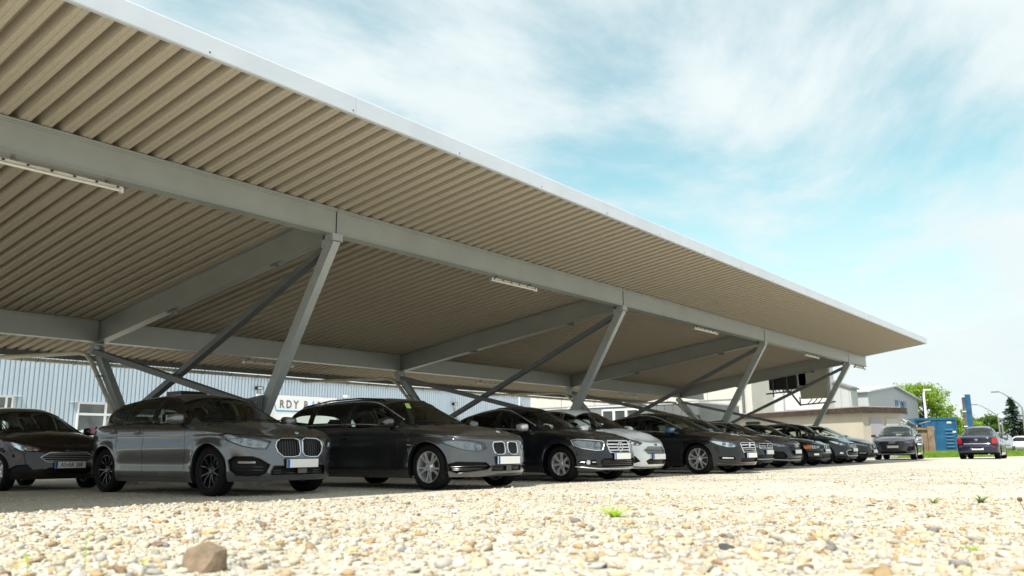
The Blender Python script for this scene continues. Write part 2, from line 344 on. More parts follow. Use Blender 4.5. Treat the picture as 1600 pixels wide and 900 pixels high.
# ------------------------------------------------------------------ car generator
from mathutils.bvhtree import BVHTree
def gsm(xs, ys, sg):
    if sg <= 0: return lambda q: np.interp(q, xs, ys)
    gx = np.arange(xs[0] - 4 * sg, xs[-1] + 4 * sg, sg / 4); gy = np.interp(gx, xs, ys)
    # extend the end slopes so that smoothing does not pull them flat
    a = gx < xs[0]; gy[a] = ys[0] + (gx[a] - xs[0]) * (ys[1] - ys[0]) / (xs[1] - xs[0])
    a = gx > xs[-1]; gy[a] = ys[-1] + (gx[a] - xs[-1]) * (ys[-1] - ys[-2]) / (xs[-1] - xs[-2])
    k = np.exp(-.5 * (np.arange(-12, 13) / 4) ** 2); k /= k.sum()
    gs = np.convolve(np.pad(gy, 12, mode='edge'), k, 'valid')
    return lambda q: np.interp(q, gx, gs)
def smin(t): return t * t * (3 - 2 * t)
def inpoly(p, poly):
    x, y = p; c = False; n = len(poly)
    for i in range(n):
        x0, y0 = poly[i]; x1, y1 = poly[(i + 1) % n]
        if (y0 > y) != (y1 > y) and x < (x1 - x0) * (y - y0) / (y1 - y0) + x0: c = not c
    return c
def cut2(bm, poly, proj, lift, filt, pad=.05):
    """bisect the faces under the polygon along its edges, return those inside. proj(v)->(u,v); lift(u,v)->plane normal vector"""
    us = [p[0] for p in poly]; vs = [p[1] for p in poly]; b = (min(us) - pad, max(us) + pad, min(vs) - pad, max(vs) + pad)
    def near(f):
        if not filt(f): return False
        q = [proj(v.co) for v in f.verts]
        return not (max(a[0] for a in q) < b[0] or min(a[0] for a in q) > b[1] or max(a[1] for a in q) < b[2] or min(a[1] for a in q) > b[3])
    for i in range(len(poly)):
        p, q = poly[i], poly[(i + 1) % len(poly)]; d = (q[0] - p[0], q[1] - p[1])
        l = math.hypot(*d)
        if l < 1e-6: continue
        lo = (min(p[0], q[0]) - .02, max(p[0], q[0]) + .02, min(p[1], q[1]) - .02, max(p[1], q[1]) + .02)
        fs = [f for f in bm.faces if near(f)]
        fs2 = []
        for f in fs:
            a = [proj(v.co) for v in f.verts]
            if not (max(k[0] for k in a) < lo[0] or min(k[0] for k in a) > lo[1] or max(k[1] for k in a) < lo[2] or min(k[1] for k in a) > lo[3]): fs2.append(f)
        if not fs2: continue
        es = {e for f in fs2 for e in f.edges}; vv = {v for f in fs2 for v in f.verts}
        co, no = lift(p, (-d[1] / l, d[0] / l))
        bmesh.ops.bisect_plane(bm, geom=fs2 + list(es) + list(vv), dist=1e-6, plane_co=co, plane_no=no)
    out = []
    for f in bm.faces:
        if near(f):
            c = proj(f.calc_center_median())
            if inpoly(c, poly): out.append(f)
    return out
def take(bm, faces):
    """copy the faces to plain lists and delete them from bm"""
    idx = {}; V = []; Fc = []
    for f in faces:
        r = []
        for v in f.verts:
            if v not in idx: idx[v] = len(V); V.append(v.co.copy())
            r.append(idx[v])
        Fc.append(r)
    bmesh.ops.delete(bm, geom=faces, context='FACES'); return V, Fc
def boundary(Fc):
    cnt = {}
    for f in Fc:
        for i in range(len(f)):
            a, b = f[i], f[(i + 1) % len(f)]; k = (min(a, b), max(a, b)); cnt[k] = cnt.get(k, 0) + 1
    nb = {}
    for (a, b), c in cnt.items():
        if c == 1: nb.setdefault(a, []).append(b); nb.setdefault(b, []).append(a)
    loops = []; seen = set()
    for s0 in nb:
        if s0 in seen: continue
        lp = [s0]; seen.add(s0); cur = s0
        while True:
            nx = [k for k in nb[cur] if k not in seen]
            if not nx: break
            cur = nx[0]; seen.add(cur); lp.append(cur)
        if len(lp) > 3: loops.append(lp)
    return loops
WHEELS = {}
def wheel_meshes(R, width, rim, style, am):
    key = (R, width, rim, style, am.name)
    if key in WHEELS: return WHEELS[key]
    h = width / 2
    prof = [(rim - .01, -h + .02), (rim + .012, -h + .004), (rim + .03, -h - .003), ((R + rim) / 2 + .01, -h - .008), (R - .03, -h + .004), (R - .008, -h + .02), (R, -h + .035)]
    tp = list(prof)
    for g in (-.055, -.02, .02, .055):
        tp += [(R, g - .008), (R - .008, g - .005), (R - .008, g + .005), (R, g + .008)]
    tp += [(r, -y) for r, y in reversed(prof)]
    a = MB().lathe(tp, 48)
    # shoulder lugs
    for k in range(44):
        t = 2 * math.pi * k / 44
        for s in (-1, 1):
            c = Vector(((R - .003) * math.cos(t), s * (h - .03), (R - .003) * math.sin(t))); u = Vector((-math.sin(t), 0, math.cos(t))); n_ = Vector((math.cos(t), 0, math.sin(t)))
            a.bar(c - Vector((0, s * .018, 0)), c + Vector((0, s * .02, 0)) - n_ * .006, .012, .010, up=n_)
    tyre = a.mesh('tyre', RUBBER, smooth=35)
    # rim: y = -h is the outer face
    o = -h + .012
    r = MB().lathe([(rim + .004, o - .006), (rim + .006, o + .004), (rim - .012, o + .004), (rim - .02, o + .03), (rim - .03, h - .03), (rim, h - .01), (rim + .005, h - .012)], 48)
    n, pair, w0, w1, depth, tw = style
    for k in range(n):
        t0 = 2 * math.pi * k / n + math.pi / 2
        for s in ((-1, 1) if pair else (0,)):
            ta = t0 + s * pair * .5; tb = t0 + s * pair * 1.0 + tw
            p = Vector((.04 * math.cos(ta), o + depth, .04 * math.sin(ta))); q = Vector(((rim - .012) * math.cos(tb), o + .012, (rim - .012) * math.sin(tb)))
            mid = Vector((rim * .55 * math.cos((ta + tb) / 2), o + depth * .55, rim * .55 * math.sin((ta + tb) / 2)))
            for A, B, wa, wb in ((p, mid, w0, (w0 + w1) / 2), (mid, q, (w0 + w1) / 2, w1)):
                d = (B - A).normalized(); x = Vector((0, 1, 0)).cross(d).normalized(); y = Vector((0, 1, 0))
                vs = []
                for c, ww in ((A, wa), (B, wb)):
                    vs += [c - x * ww / 2 + y * .03, c - x * ww * .36, c + x * ww * .36, c + x * ww / 2 + y * .03]
                r.add(vs, [(0, 1, 5, 4), (1, 2, 6, 5), (2, 3, 7, 6), (3, 0, 4, 7)])
    r.lathe([(0, o + depth - .012), (.032, o + depth - .012), (.04, o + depth - .004), (.075, o + depth + .006), (.08, o + depth + .04)], 24)
    rm = r.mesh('rim', am, smooth=30)
    d = MB().lathe([(.06, 0), (.15, 0), (rim - .06, .0), (rim - .06, .02), (.06, .02)], 32); d.lathe([(rim - .025, .05), (.02, .05)], 24)
    dm = d.mesh('brake_disc', DISC, smooth=30)
    nuts = MB()
    for k in range(5):
        t = 2 * math.pi * k / 5 + .3; nuts.lathe([(.011, o + depth + .004), (.011, o + depth - .004), (0, o + depth - .004)], 6, c=(.057 * math.cos(t), 0, .057 * math.sin(t)))
    nm = nuts.mesh('wheel_nuts', DISC)
    WHEELS[key] = (tyre, rm, dm, nm); return WHEELS[key]
def add_wheel(root, x, y, R, width, rim, style, am, spin=0, steer=0):
    t, r, d, nm = wheel_meshes(R, width, rim, style, am)
    e = link('wheel', None, root, (x, y, R), (0, 0, (0 if y < 0 else math.pi) + steer))
    link('tyre', t, e, rot=(0, spin, 0)); link('rim', r, e, rot=(0, spin, 0)); link('brake_disc', d, e); link('wheel_nuts', nm, e, rot=(0, spin, 0)); return e

class Car:
    def __init__(s, name, label, cat, spec, loc, head, group=None):
        s.sp = sp = dict(cf=.95, cr=.85, nf=3.0, nr=3.2, bow=.22, bowr=.10, tum=.30, gn=4.5, wR=.32, ww=.215, rim=.215, fo=.84, ch=.17, arch=.365, crown=.05, fil=.07, glass_r=GLASS_S, roofc=None, shoulder=.035, wst=(10, .0, .03, .02, .02, .0), alloy=SATIN, rows=20)
        sp.update(spec)
        s.root = thing(name, label, cat, (loc[0], loc[1], 0), head, group)
        s.W, s.L, s.H = sp['W'], sp['L'], sp['H']; s.xf = s.L / 2; s.xr = -s.L / 2
        s.xaf = s.xf - sp['fo']; s.xar = s.xaf - sp['wb']
        s.build_outline(); s.build_body(); s.build_house()
    # plan outline, half, from front centre (s=0) to rear centre
    def build_outline(s):
        sp = s.sp; w = s.W / 2; P = []
        xc = s.xf - sp['cf']; th = np.linspace(0, math.pi / 2, 500)
        fx = xc + sp['cf'] * np.cos(th) ** (2 / sp['nf']); fy = w * np.sin(th) ** (2 / sp['nf'])
        xd = s.xr + sp['cr']; rx = xd - sp['cr'] * np.cos(th[::-1]) ** (2 / sp['nr']); ry = w * np.sin(th[::-1]) ** (2 / sp['nr'])
        X = np.concatenate([fx, rx]); Y = np.concatenate([fy, ry]); X[0] = s.xf; X[-1] = s.xr; Y[0] = 0; Y[-1] = 0
        S = np.concatenate([[0], np.cumsum(np.hypot(np.diff(X), np.diff(Y)))]); 
        g = np.linspace(0, S[-1], 1200); s.gS = g; s.gX = np.interp(g, S, X); s.gY = np.interp(g, S, Y)
        k = np.ones(9) / 9; tx = np.gradient(s.gX); ty = np.gradient(s.gY)
        tx = np.convolve(np.pad(tx, 4, 'edge'), k, 'valid'); ty = np.convolve(np.pad(ty, 4, 'edge'), k, 'valid'); l = np.hypot(tx, ty)
        s.gNx = -ty / l * -1; s.gNy = -tx / l; s.Smax = g[-1]
        s.gNx, s.gNy = ty / l, -tx / l
        s.fside = gsm(*zip(*sp['side']), .02); s.ffront = gsm(*zip(*sp['front']), .02); s.frear = gsm(*zip(*sp['rear']), .02)
        s.ftop = gsm(*zip(*sp['top']), .06)          # shoulder height by x (in metres from the nose, negative backwards)
        s.fctr = gsm(*zip(*sp['ctr']), .05)          # centre-line height of bonnet and tail
    def s_of_x(s, x): i = len(s.gS) // 2; return float(np.interp(-x, -s.gX[60:-60], s.gS[60:-60]))
    def zt(s, a): return s.ftop(np.interp(a, s.gS, s.gX))
    def zb(s, a):
        sp = s.sp; x = np.interp(a, s.gS, s.gX); ny = np.interp(a, s.gS, s.gNy)
        z = np.where(x > s.xaf, sp.get('zfb', .19), np.where(x < s.xar, sp.get('zrb', .24), sp['ch']))
        R = sp['arch']; y = np.interp(a, s.gS, s.gY)
        for xa in (s.xaf, s.xar):
            d = np.abs(x - xa); c = sp['wR'] + np.sqrt(np.clip(R * R - d * d, 0, None)) * sp.get('ax', 1.0)
            z = np.where((d <= R + 1e-6) & (y > s.W * .25), np.maximum(z, c), z)
        return z
    def P(s, a, z, off=0.0):
        sg = 1 if a >= 0 else -1; q = abs(a)
        x = np.interp(q, s.gS, s.gX); y = np.interp(q, s.gS, s.gY); nx = np.interp(q, s.gS, s.gNx); ny = np.interp(q, s.gS, s.gNy)
        zt = float(s.zt(q)); r = s.fside(z) * ny * ny + (s.ffront(z) if nx > 0 else s.frear(z)) * nx * nx
        # arch flare
        fl = 0
        for xa in (s.xaf, s.xar):
            d = math.hypot(x - xa, z - s.sp['wR']); e = s.sp['arch'] + .0
            if abs(ny) > .5 and z > .1: fl = max(fl, .022 * math.exp(-((d - e) / .055) ** 2))
        r -= fl * ny * ny
        f = s.sp['fil']
        if z > zt - f: u = min(1, (z - zt + f) / f); r += f * (1 - math.sqrt(max(0, 1 - u * u)))
        r -= off
        return Vector((x - nx * r, (y - ny * r) * sg, z))
    def build_body(s):
        sp = s.sp; S = s.Smax
        st = list(np.arange(0, 1.25, .045)) + list(np.arange(1.25, S - 1.2, .085)) + list(np.arange(S - 1.2, S, .07)) + [S]
        for xa in (s.xaf, s.xar):
            for k in np.linspace(0, math.pi, 19): 
                x = xa + (sp['arch'] - 1e-4) * math.cos(k); st.append(s.s_of_x(x))
            for e in (-1, 1): st.append(s.s_of_x(xa + e * (sp['arch'] + .002)))
        st = sorted(st); t = [st[0]]
        for q in st[1:]:
            if q - t[-1] > .0015: t.append(q)
        st = t; full = [-q for q in st[:0:-1]] + st
        rows = sp['rows']; ts = np.concatenate([np.linspace(0, .86, rows - 5, endpoint=False), 1 - np.linspace(.14, 0, 6) ** 1.0])
        zbs = s.zb(np.abs(full)); zts = np.array([float(s.zt(abs(q))) for q in full])
        bm = bmesh.new(); V = [[bm.verts.new((q, zbs[i] + (zts[i] - zbs[i]) * t_, 0)) for t_ in ts] for i, q in enumerate(full)]
        for i in range(len(full) - 1):
            for j in range(len(ts) - 1): bm.faces.new((V[i][j], V[i + 1][j], V[i + 1][j + 1], V[i][j + 1]))
        s.bm = bm; s.stations = full; s.top = zts; s.bot = zbs
    def cut(s, poly, both=False):
        f = cut2(s.bm, poly, lambda c: (c.x, c.y), lambda p, n: (Vector((p[0], p[1], 0)), Vector((n[0], n[1], 0))), lambda f: True, .01)
        return take(s.bm, f)
    def patch(s, name, poly, m, off=0.0, depth=0.0, frame=None, fr=.008, fm=None, smooth=30, label=None, skirt=None, parent=None, keep=False):
        """cut a region of the body out as its own part; depth sinks it, frame puts a bead round its edge"""
        V, Fc = s.cut(poly)
        if not Fc: return None
        outer = [s.P(v.x, v.y, off) for v in V]; a = MB()
        if depth: a.add([s.P(v.x, v.y, -depth) for v in V], Fc)
        else: a.add(outer, Fc)
        lps = boundary(Fc)
        if depth:
            b = MB()
            for lp in lps:
                n = len(lp); b.add([outer[i] for i in lp] + [s.P(V[i].x, V[i].y, -depth - .002) for i in lp], [(i, (i + 1) % n, n + (i + 1) % n, n + i) for i in range(n)])
            if skirt is None: a.add(b.v, b.f)
            else: b.obj(name + '_surround', skirt, parent or s.root)
        o = a.obj(name, m, parent or s.root, smooth=smooth, fix=True)
        if label: o['label'] = label
        if frame:
            c = MB()
            for lp in lps: c.tube([s.P(V[i].x, V[i].y, .002) for i in lp], fr, 6, closed=True)
            c.obj(frame, fm or CHROME, o if parent is None else parent, smooth=50)
        return o
    def line(s, name, pts, r, m, off=0.0, parent=None, n=6, step=.04):
        q = []
        for i in range(len(pts) - 1):
            a, b = pts[i], pts[i + 1]; k = max(1, int(math.hypot(b[0] - a[0], b[1] - a[1]) / step))
            for j in range(k): q.append((a[0] + (b[0] - a[0]) * j / k, a[1] + (b[1] - a[1]) * j / k))
        q.append(pts[-1]); return MB().tube([s.P(a, z, off) for a, z in q], r, n).obj(name, m, parent or s.root, smooth=50)
    def finish_body(s, m, lower=None):
        sp = s.sp; bm = s.bm; a = MB()
        bm.verts.index_update(); vs = [s.P(v.co.x, v.co.y) for v in bm.verts]
        a.add(vs, [[v.index for v in f.verts] for f in bm.faces])
        # inward return along the bottom edge and round the arches
        n = len(s.stations); lo = [s.P(q, s.bot[i]) for i, q in enumerate(s.stations)]; ins = [s.P(q, s.bot[i], -.05) for i, q in enumerate(s.stations)]
        a.add(lo + ins, [(i, i + 1, n + i + 1, n + i) for i in range(n - 1)])
        # deck: bonnet and tail, open under the glasshouse
        half = [(q, s.top[i]) for i, q in enumerate(s.stations) if q >= 0]
        ks = np.linspace(0, 1, 13); G = []
        edge = [s.P(q, z) for q, z in half]
        for p in edge:
            q_ = min(1, max(0, (edge[0].x - p.x) / .30)); zn = edge[0].z if p.x > 0 else edge[-1].z; q_ = q_ if p.x > 0 else min(1, max(0, (p.x - edge[-1].x) / .15))
            r = []; zc = zn + (float(s.fctr(p.x)) - zn) * smin(q_)
            for k in ks:
                y = max(0, p.y) * (1 - k); u = min(1, max(0, y / max(p.y, 1e-4)))
                z = zc + (p.z - zc) * (u ** 2.2)
                z += sp.get('crease', 0) * math.exp(-((abs(y) - (.38 + .18 * (s.xf - p.x))) / .05) ** 2) * min(1, max(0, (s.xf - p.x - .12) * 4))
                r.append((p.x, y, z))
            G.append(r)
        x0, x1 = s.hx0 + .12, s.hx1 - sp['bow'] - .10
        for sg in (1, -1):
            vs = [(x, y * sg, z) for r in G for x, y, z in r]; fs = []; w_ = len(ks)
            for i in range(len(G) - 1):
                for j in range(w_ - 1):
                    xm = (G[i][j][0] + G[i + 1][j][0]) / 2
                    if x0 < xm < x1 and j > 0 and G[i][j][1] < s.yb(xm) - .02: continue
                    fs.append((i * w_ + j, i * w_ + j + 1, (i + 1) * w_ + j + 1, (i + 1) * w_ + j))
            a.add(vs, fs)
        me = a.mesh('body', m, smooth=32)
        b = bmesh.new(); b.from_mesh(me); bmesh.ops.remove_doubles(b, verts=b.verts, dist=.0008); bmesh.ops.delete(b, geom=[v for v in b.verts if not v.link_faces], context='VERTS'); bmesh.ops.recalc_face_normals(b, faces=b.faces); b.to_mesh(me); b.free()
        me.shade_smooth(); me.set_sharp_from_angle(angle=R_(38)); link('body', me, s.root); bm.free()
    # glasshouse
    def yb(s, x):
        return float(np.interp(-x, -s.ex, s.ey)) - s.sp['shoulder']
    def G(s, x, y): 
        sp = s.sp; u = (abs(y) / (s.W / 2 - .05)) ** 2; xm = .5
        mid = (s.hx0 + s.hx1) / 2
        return s.fG(x + sp['bow'] * u) if x > mid else s.fG(x - sp['bowr'] * u)
    def sec(s, x, phi):
        sp = s.sp; n = sp['gn']; B = float(s.ftop(x)) - .012; wb = s.yb(x)
        y = wb * math.cos(phi) ** (2 / n) if phi < math.pi / 2 - 1e-9 else 0; h = max(0, float(s.G(x, y)) - B)
        z = B + h * math.sin(phi) ** (2 / n); y2 = y * (1 - sp['tum'] * (z - B) / max(wb, .1))
        return Vector((x, y2, z))
    def build_house(s):
        sp = s.sp; e = [(q, s.zt(q)) for q in np.linspace(.02, s.Smax - .02, 300)]
        pts = [s.P(q, float(z)) for q, z in e]; s.ex = np.array([p.x for p in pts]); s.ey = np.array([p.y for p in pts])
        xs, zs = zip(*sp['roof']); s.hx0, s.hx1 = xs[0], xs[-1]; s.fG = gsm(xs, zs, .055)
        ph = []
        tt = np.linspace(0, math.pi / 2, 400); n = sp['gn']; yy = np.cos(tt) ** (2 / n) * .8; zz = np.sin(tt) ** (2 / n) * .45; yy[-1] = 0
        ll = np.concatenate([[0], np.cumsum(np.hypot(np.diff(yy), np.diff(zz)))]); ph = np.interp(np.linspace(0, ll[-1], 27), ll, tt)
        X = np.concatenate([np.arange(s.hx0, s.hx1, .05), [s.hx1]])
        bm = bmesh.new(); R = []
        for x in X:
            a = [s.sec(x, p) for p in ph]; r = [bm.verts.new(p) for p in a] + [bm.verts.new((p.x, -p.y, p.z)) for p in a[-2::-1]]
            R.append(r)
        for i in range(len(R) - 1):
            for j in range(len(R[0]) - 1):
                q = (R[i][j], R[i + 1][j], R[i + 1][j + 1], R[i][j + 1])
                bm.faces.new(q)
        bm.normal_update(); s.hb = bm
        # make normals outward
        for f in bm.faces:
            c = f.calc_center_median()
            if f.normal.dot(Vector((0, c.y * 1.2, c.z - .75)) + Vector((c.x * .1, 0, 0))) < 0: f.normal_flip()
        bm.normal_update()
    def glass(s, name, V, Fc, m, frame=None, fm=None, fr=.006, parent=None, sub=True):
        a = MB(); a.add(V, Fc); o = a.obj(name, m, s.root, smooth=45, fix=True)
        if frame:
            c = MB()
            for lp in boundary(Fc): c.tube([V[i] for i in lp], fr, 6, closed=True)
            c.obj(frame, fm or BLACKP, o, smooth=50)
        return o
    def screens(s, xw0, xw1, xr0=None, xr1=None, m=None):
        """windscreen between base xw0 and head xw1 (x), back light between xr0 (base) and xr1 (head)"""
        sp = s.sp; bm = s.hb
        def top_cut(poly, sgn):
            return take(bm, cut2(bm, poly, lambda c: (c.x, c.y), lambda p, n: (Vector((p[0], p[1], 0)), Vector((n[0], n[1], 0))), lambda f: f.normal.z > .12 and (f.normal.x * sgn > .12 or abs(f.normal.y) < .6), .01))
        wb = s.yb(xw0 - .25) ; bow = sp['bow']
        n = 8; poly = []
        yb0 = wb - .075; yt = (wb) * (1 - sp['tum'] * .42) - sp.get('apil', .10)
        for k in range(n + 1): y = -yb0 + 2 * yb0 * k / n; poly.append((xw0 - bow * (y / (s.W / 2 - .05)) ** 2 * 1.05, y))
        for k in range(n + 1): y = yt - 2 * yt * k / n; poly.append((xw1 - bow * .55 * (y / (s.W / 2 - .05)) ** 2, y))
        V, Fc = top_cut(poly, 1); s.ws = s.glass('windscreen', V, Fc, m or GLASS_F, 'windscreen_seal', BLACKP, .009)
        s.wspoly = poly
        if xr0 is not None:
            wb = s.yb(xr0 + .25); yb0 = wb - .10; yt = wb * (1 - sp['tum'] * .40) - .12; bow = sp['bowr']; poly = []
            for k in range(5): y = -yb0 + 2 * yb0 * k / 4; poly.append((xr0 + bow * (y / (s.W / 2 - .05)) ** 2, y))
            for k in range(5): y = yt - 2 * yt * k / 4; poly.append((xr1 + bow * .5 * (y / (s.W / 2 - .05)) ** 2, y))
            V, Fc = top_cut(poly, -1)
            if Fc: s.bl = s.glass('rear_screen', V, Fc, sp['glass_r'], 'rear_screen_seal', BLACKP, .008)
    def side_windows(s, spans, top=.84, low=.02, trim=CHROME, tr=.008, mats=None, xk=None):
        sp = s.sp; bm = s.hb
        def lim(x):
            wb = s.yb(x); B = float(s.ftop(x)) - .012; h = float(s.G(x, wb * .93)) - B; return B + low, B + h * top
        allx0, allx1 = spans[0][0], spans[-1][1]
        # outline of the whole day-light opening as a bright or black bead
        xs = np.linspace(allx0, allx1, 26)
        for sg in (1, -1):
            for k, (xa, xb) in enumerate(spans):
                q = np.linspace(xa, xb, 9); lo = [(x, lim(x)[0]) for x in q]; up = [(x, lim(x)[1]) for x in q if lim(x)[1] > lim(x)[0] + .012]
                rk = sp.get('rkick', 0)
                if k == 0 and rk: lo = [(x, z + rk * max(0, 1 - (x - xa) / .25) ** 1.5) for x, z in lo]; up = [(x, z) for x, z in up]
                poly = lo + up[::-1]
                if len(up) < 2: continue
                fl = lambda f, sg=sg: f.normal.y * sg > .25 and f.calc_center_median().y * sg > 0
                V, Fc = take(bm, cut2(bm, poly, lambda c: (c.x, c.z), lambda p, n: (Vector((p[0], 0, p[1])), Vector((n[0], 0, n[1]))), fl, .01))
                if Fc: s.glass('side_window', V, Fc, (mats[k] if mats else GLASS_S), 'window_seal', BLACKP, .007)
            if trim:
                ring = [(x, lim(x)[0] - .012 + (sp.get('rkick', 0) * max(0, 1 - (x - allx0) / .25) ** 1.5)) for x in xs] + [(x, max(lim(x)[1] + .014, lim(x)[0])) for x in xs[::-1]]
                pts = []
                for x, z in ring:
                    B = float(s.ftop(x)) - .012; best = None
                    for ph in np.linspace(.01, 1.3, 60):
                        p = s.sec(x, ph)
                        if best is None or abs(p.z - z) < abs(best.z - z): best = p
                    pts.append((best.x, (best.y + .004) * sg, best.z))
                MB().tube(pts, tr, 6, closed=True).obj('window_trim', trim, s.root, smooth=50)
            # black pillar covers between the panes
            for (a0, a1), (b0, b1) in zip(spans[:-1], spans[1:]):
                P_ = []
                for x in (a1 + .012, b0 - .012):
                    r = []
                    l0, l1 = lim(x)
                    for z in np.linspace(l0, l1, 8):
                        best = min((s.sec(x, ph) for ph in np.linspace(.01, 1.35, 60)), key=lambda p: abs(p.z - z)); r.append((best.x, (best.y + .005) * sg, best.z))
                    P_.append(r)
                MB().grid(P_).obj('pillar_cover', BLACKG, s.root, smooth=40)
    def finish_house(s, m):
        a = MB(); s.hb.verts.index_update(); a.add([v.co.copy() for v in s.hb.verts], [[v.index for v in f.verts] for f in s.hb.faces])
        me = a.mesh('roof', s.sp['roofc'] or m, smooth=45); link('roof', me, s.root)
        # dark head lining just inside
        b = MB(); vs = []
        lin = [v.co.copy() for v in s.hb.verts]; cz = .9
        for f in s.hb.faces:
            pass
        cx_ = (s.hx0 + s.hx1) / 2
        b.add([Vector((cx_ + (v.x - cx_) * .985, v.y * .975, .8 + (v.z - .8) * .965)) for v in lin], [[v.index for v in f.verts] for f in s.hb.faces])
        b.obj('head_lining', LINING, s.root, smooth=45); s.hb.free()
    def interior(s, x_dash, seats=((-.1, .36), (-.1, -.36)), rear=-1.0, lhd=True, light=False, hz=.0):
        r = s.root; zb = .28
        a = MB(); w = s.W - .24
        a.bb(s.xar + .2, -w / 2, .24, x_dash, w / 2, .30)           # floor
        a.bb(s.xar + .1, -w / 2 - .02, .28, x_dash + .3, -w / 2 + .05, .86); a.bb(s.xar + .1, w / 2 - .05, .28, x_dash + .3, w / 2 + .02, .86)
        a.bb(s.xar - .25, -w / 2 + .05, .28, s.xar + .12, w / 2 - .05, .80)
        a.obj('cabin_floor', TRIM, r)
        d = MB(); zt = float(s.ftop(x_dash))
        d.prism([(x_dash - .34, .55), (x_dash - .36, zt - .05), (x_dash - .20, zt + .0), (x_dash + .34, zt - .05), (x_dash + .34, .5)], -w / 2, w / 2, lambda x, z, y: (x, y, z))
        d.obj('dashboard', TRIM, r)
        sy = .36 if lhd else -.36
        c = Vector((x_dash - .50, sy, zt - .02)); ring = []
        for k in range(20):
            t = 2 * math.pi * k / 20; ring.append(c + Vector((-.08 * math.sin(t) * -1 * .5, .185 * math.cos(t), .17 * math.sin(t))))
        sw = MB().tube(ring, .014, 6, closed=True); sw.bar(ring[0], ring[10], .05, .02); sw.bar(c, c + Vector((.2, 0, -.08)), .06); sw.obj('steering_wheel', BLACKP, r, smooth=40)
        for x, y in seats: s.seat(x, y, hz)
        if rear is not None:
            for y in (-.36, .36): s.seat(rear, y, hz, rear=True)
        m = MB(); zr = float(s.fG(x_dash - .62)) - .13; m.box((x_dash - .56, 0, zr), (.03, .22, .07)); m.bar((x_dash - .56, 0, zr), (x_dash - .58, 0, zr + .12), .02); m.obj('inner_mirror', BLACKP, r)
    def seat(s, x, y, hz, rear=False):
        a = MB(); 
        a.box((x, y, .42 + hz), (.50, .50, .18), ry=-.12)
        w = .46
        a.prism([(x - .26, .40 + hz), (x - .14, .42 + hz), (x - .26, .96 + hz), (x - .36, 1.0 + hz), (x - .40, .92 + hz)], y - w / 2, y + w / 2, lambda px, z, yy: (px, yy, z))
        me = a.mesh('seat', SEAT); b = bmesh.new(); b.from_mesh(me); bmesh.ops.bevel(b, geom=list(b.edges), offset=.04, segments=2, affect='EDGES'); b.to_mesh(me); b.free(); me.shade_smooth(); o = link('seat', me, s.root)
        h = MB(); zc = (1.04 if rear else 1.08) + hz; h.box((x - .35, y, zc), (.10, .27, .18), ry=-.12)
        me = h.mesh('headrest', SEAT); b = bmesh.new(); b.from_mesh(me); bmesh.ops.bevel(b, geom=list(b.edges), offset=.035, segments=3, affect='EDGES'); b.to_mesh(me); b.free(); me.shade_smooth(); link('headrest', me, o)
        p = MB(); p.tube([(x - .34, y - .07, zc - .13), (x - .34, y - .07, zc)], .007, 6); p.tube([(x - .34, y + .07, zc - .13), (x - .34, y + .07, zc)], .007, 6); p.obj('headrest_post', SATIN, o)
    def underside(s):
        a = MB(); w = s.W - .46
        a.bb(s.xr + .30, -w / 2, .23, s.xf - .28, w / 2, .27)
        a.bb(s.xar + .42, -w / 2 - .12, .20, s.xaf - .42, w / 2 + .12, .26)
        a.obj('underbody', BLACKP, s.root)
        for xa in (s.xaf, s.xar):
            for sg in (1, -1):
                b = MB(); P_ = []; R = s.sp['arch'] - .004; yo = s.W / 2 - .035; 
                for y in (yo - .02, yo - .36):
                    P_.append([(xa + R * math.cos(t), y * sg, s.sp['wR'] + R * math.sin(t) * s.sp.get('ax', 1)) for t in np.linspace(-.25, math.pi + .25, 18)])
                b.grid(P_); n = len(P_[0]); b.add(P_[1] + [(xa, (yo - .36) * sg, .2)], [(i, i + 1, n) for i in range(n - 1)]); b.obj('wheel_arch_liner', BLACKP, s.root, smooth=40)
        MB().bar((s.xaf, -w / 2, .3), (s.xaf, w / 2, .3), .08).bar((s.xar, -w / 2, .3), (s.xar, w / 2, .3), .09).obj('axle', BLACKP, s.root)
    def wheels(s, **k):
        sp = s.sp; y = s.W / 2 - sp['ww'] / 2 - .035
        for xa in (s.xaf, s.xar):
            for sg in (-1, 1): add_wheel(s.root, xa, y * sg, sp['wR'], sp['ww'], sp['rim'], sp['wst'], sp['alloy'], spin=random.uniform(0, 1.2), steer=(sp.get('steer', 0) if xa > 0 else 0))
    def plate(s, z, x=None, txt=None, rear=False, w=.52, h=.11, y=0, tilt=0, mtxt=INK):
        sgn = -1 if rear else 1
        px = (s.P(0 if not rear else s.Smax, z).x if x is None else x) + .022 * sgn
        e = MB(); e.box((px - .010 * sgn, y, z), (.012, w + .02, h + .022)); o = e.obj('license_plate', BLACKP, s.root)
        MB().box((px, y, z), (.008, w, h)).obj('plate_face', PLATE, o)
        lx = px + .0045 * sgn
        # viewer facing the car sees +y on the right for the front (car left side)
        yb = y + (-1 if not rear else 1) * (w / 2 - .024)
        MB().box((px + .001 * sgn, yb, z), (.009, .045, h - .004)).obj('country_band', PBLUE, o)
        if txt:
            M = Matrix.Translation((lx + .002 * sgn, y + (.02 if not rear else -.02), z - .003)) @ Matrix.Rotation(R_(90) * sgn, 4, 'Z') @ Matrix.Rotation(R_(90), 4, 'X')
            text_obj('plate_lettering', txt, h * .92, mtxt, o, M, depth=.0008, sx=.82, font_bold=.0006)
        return o
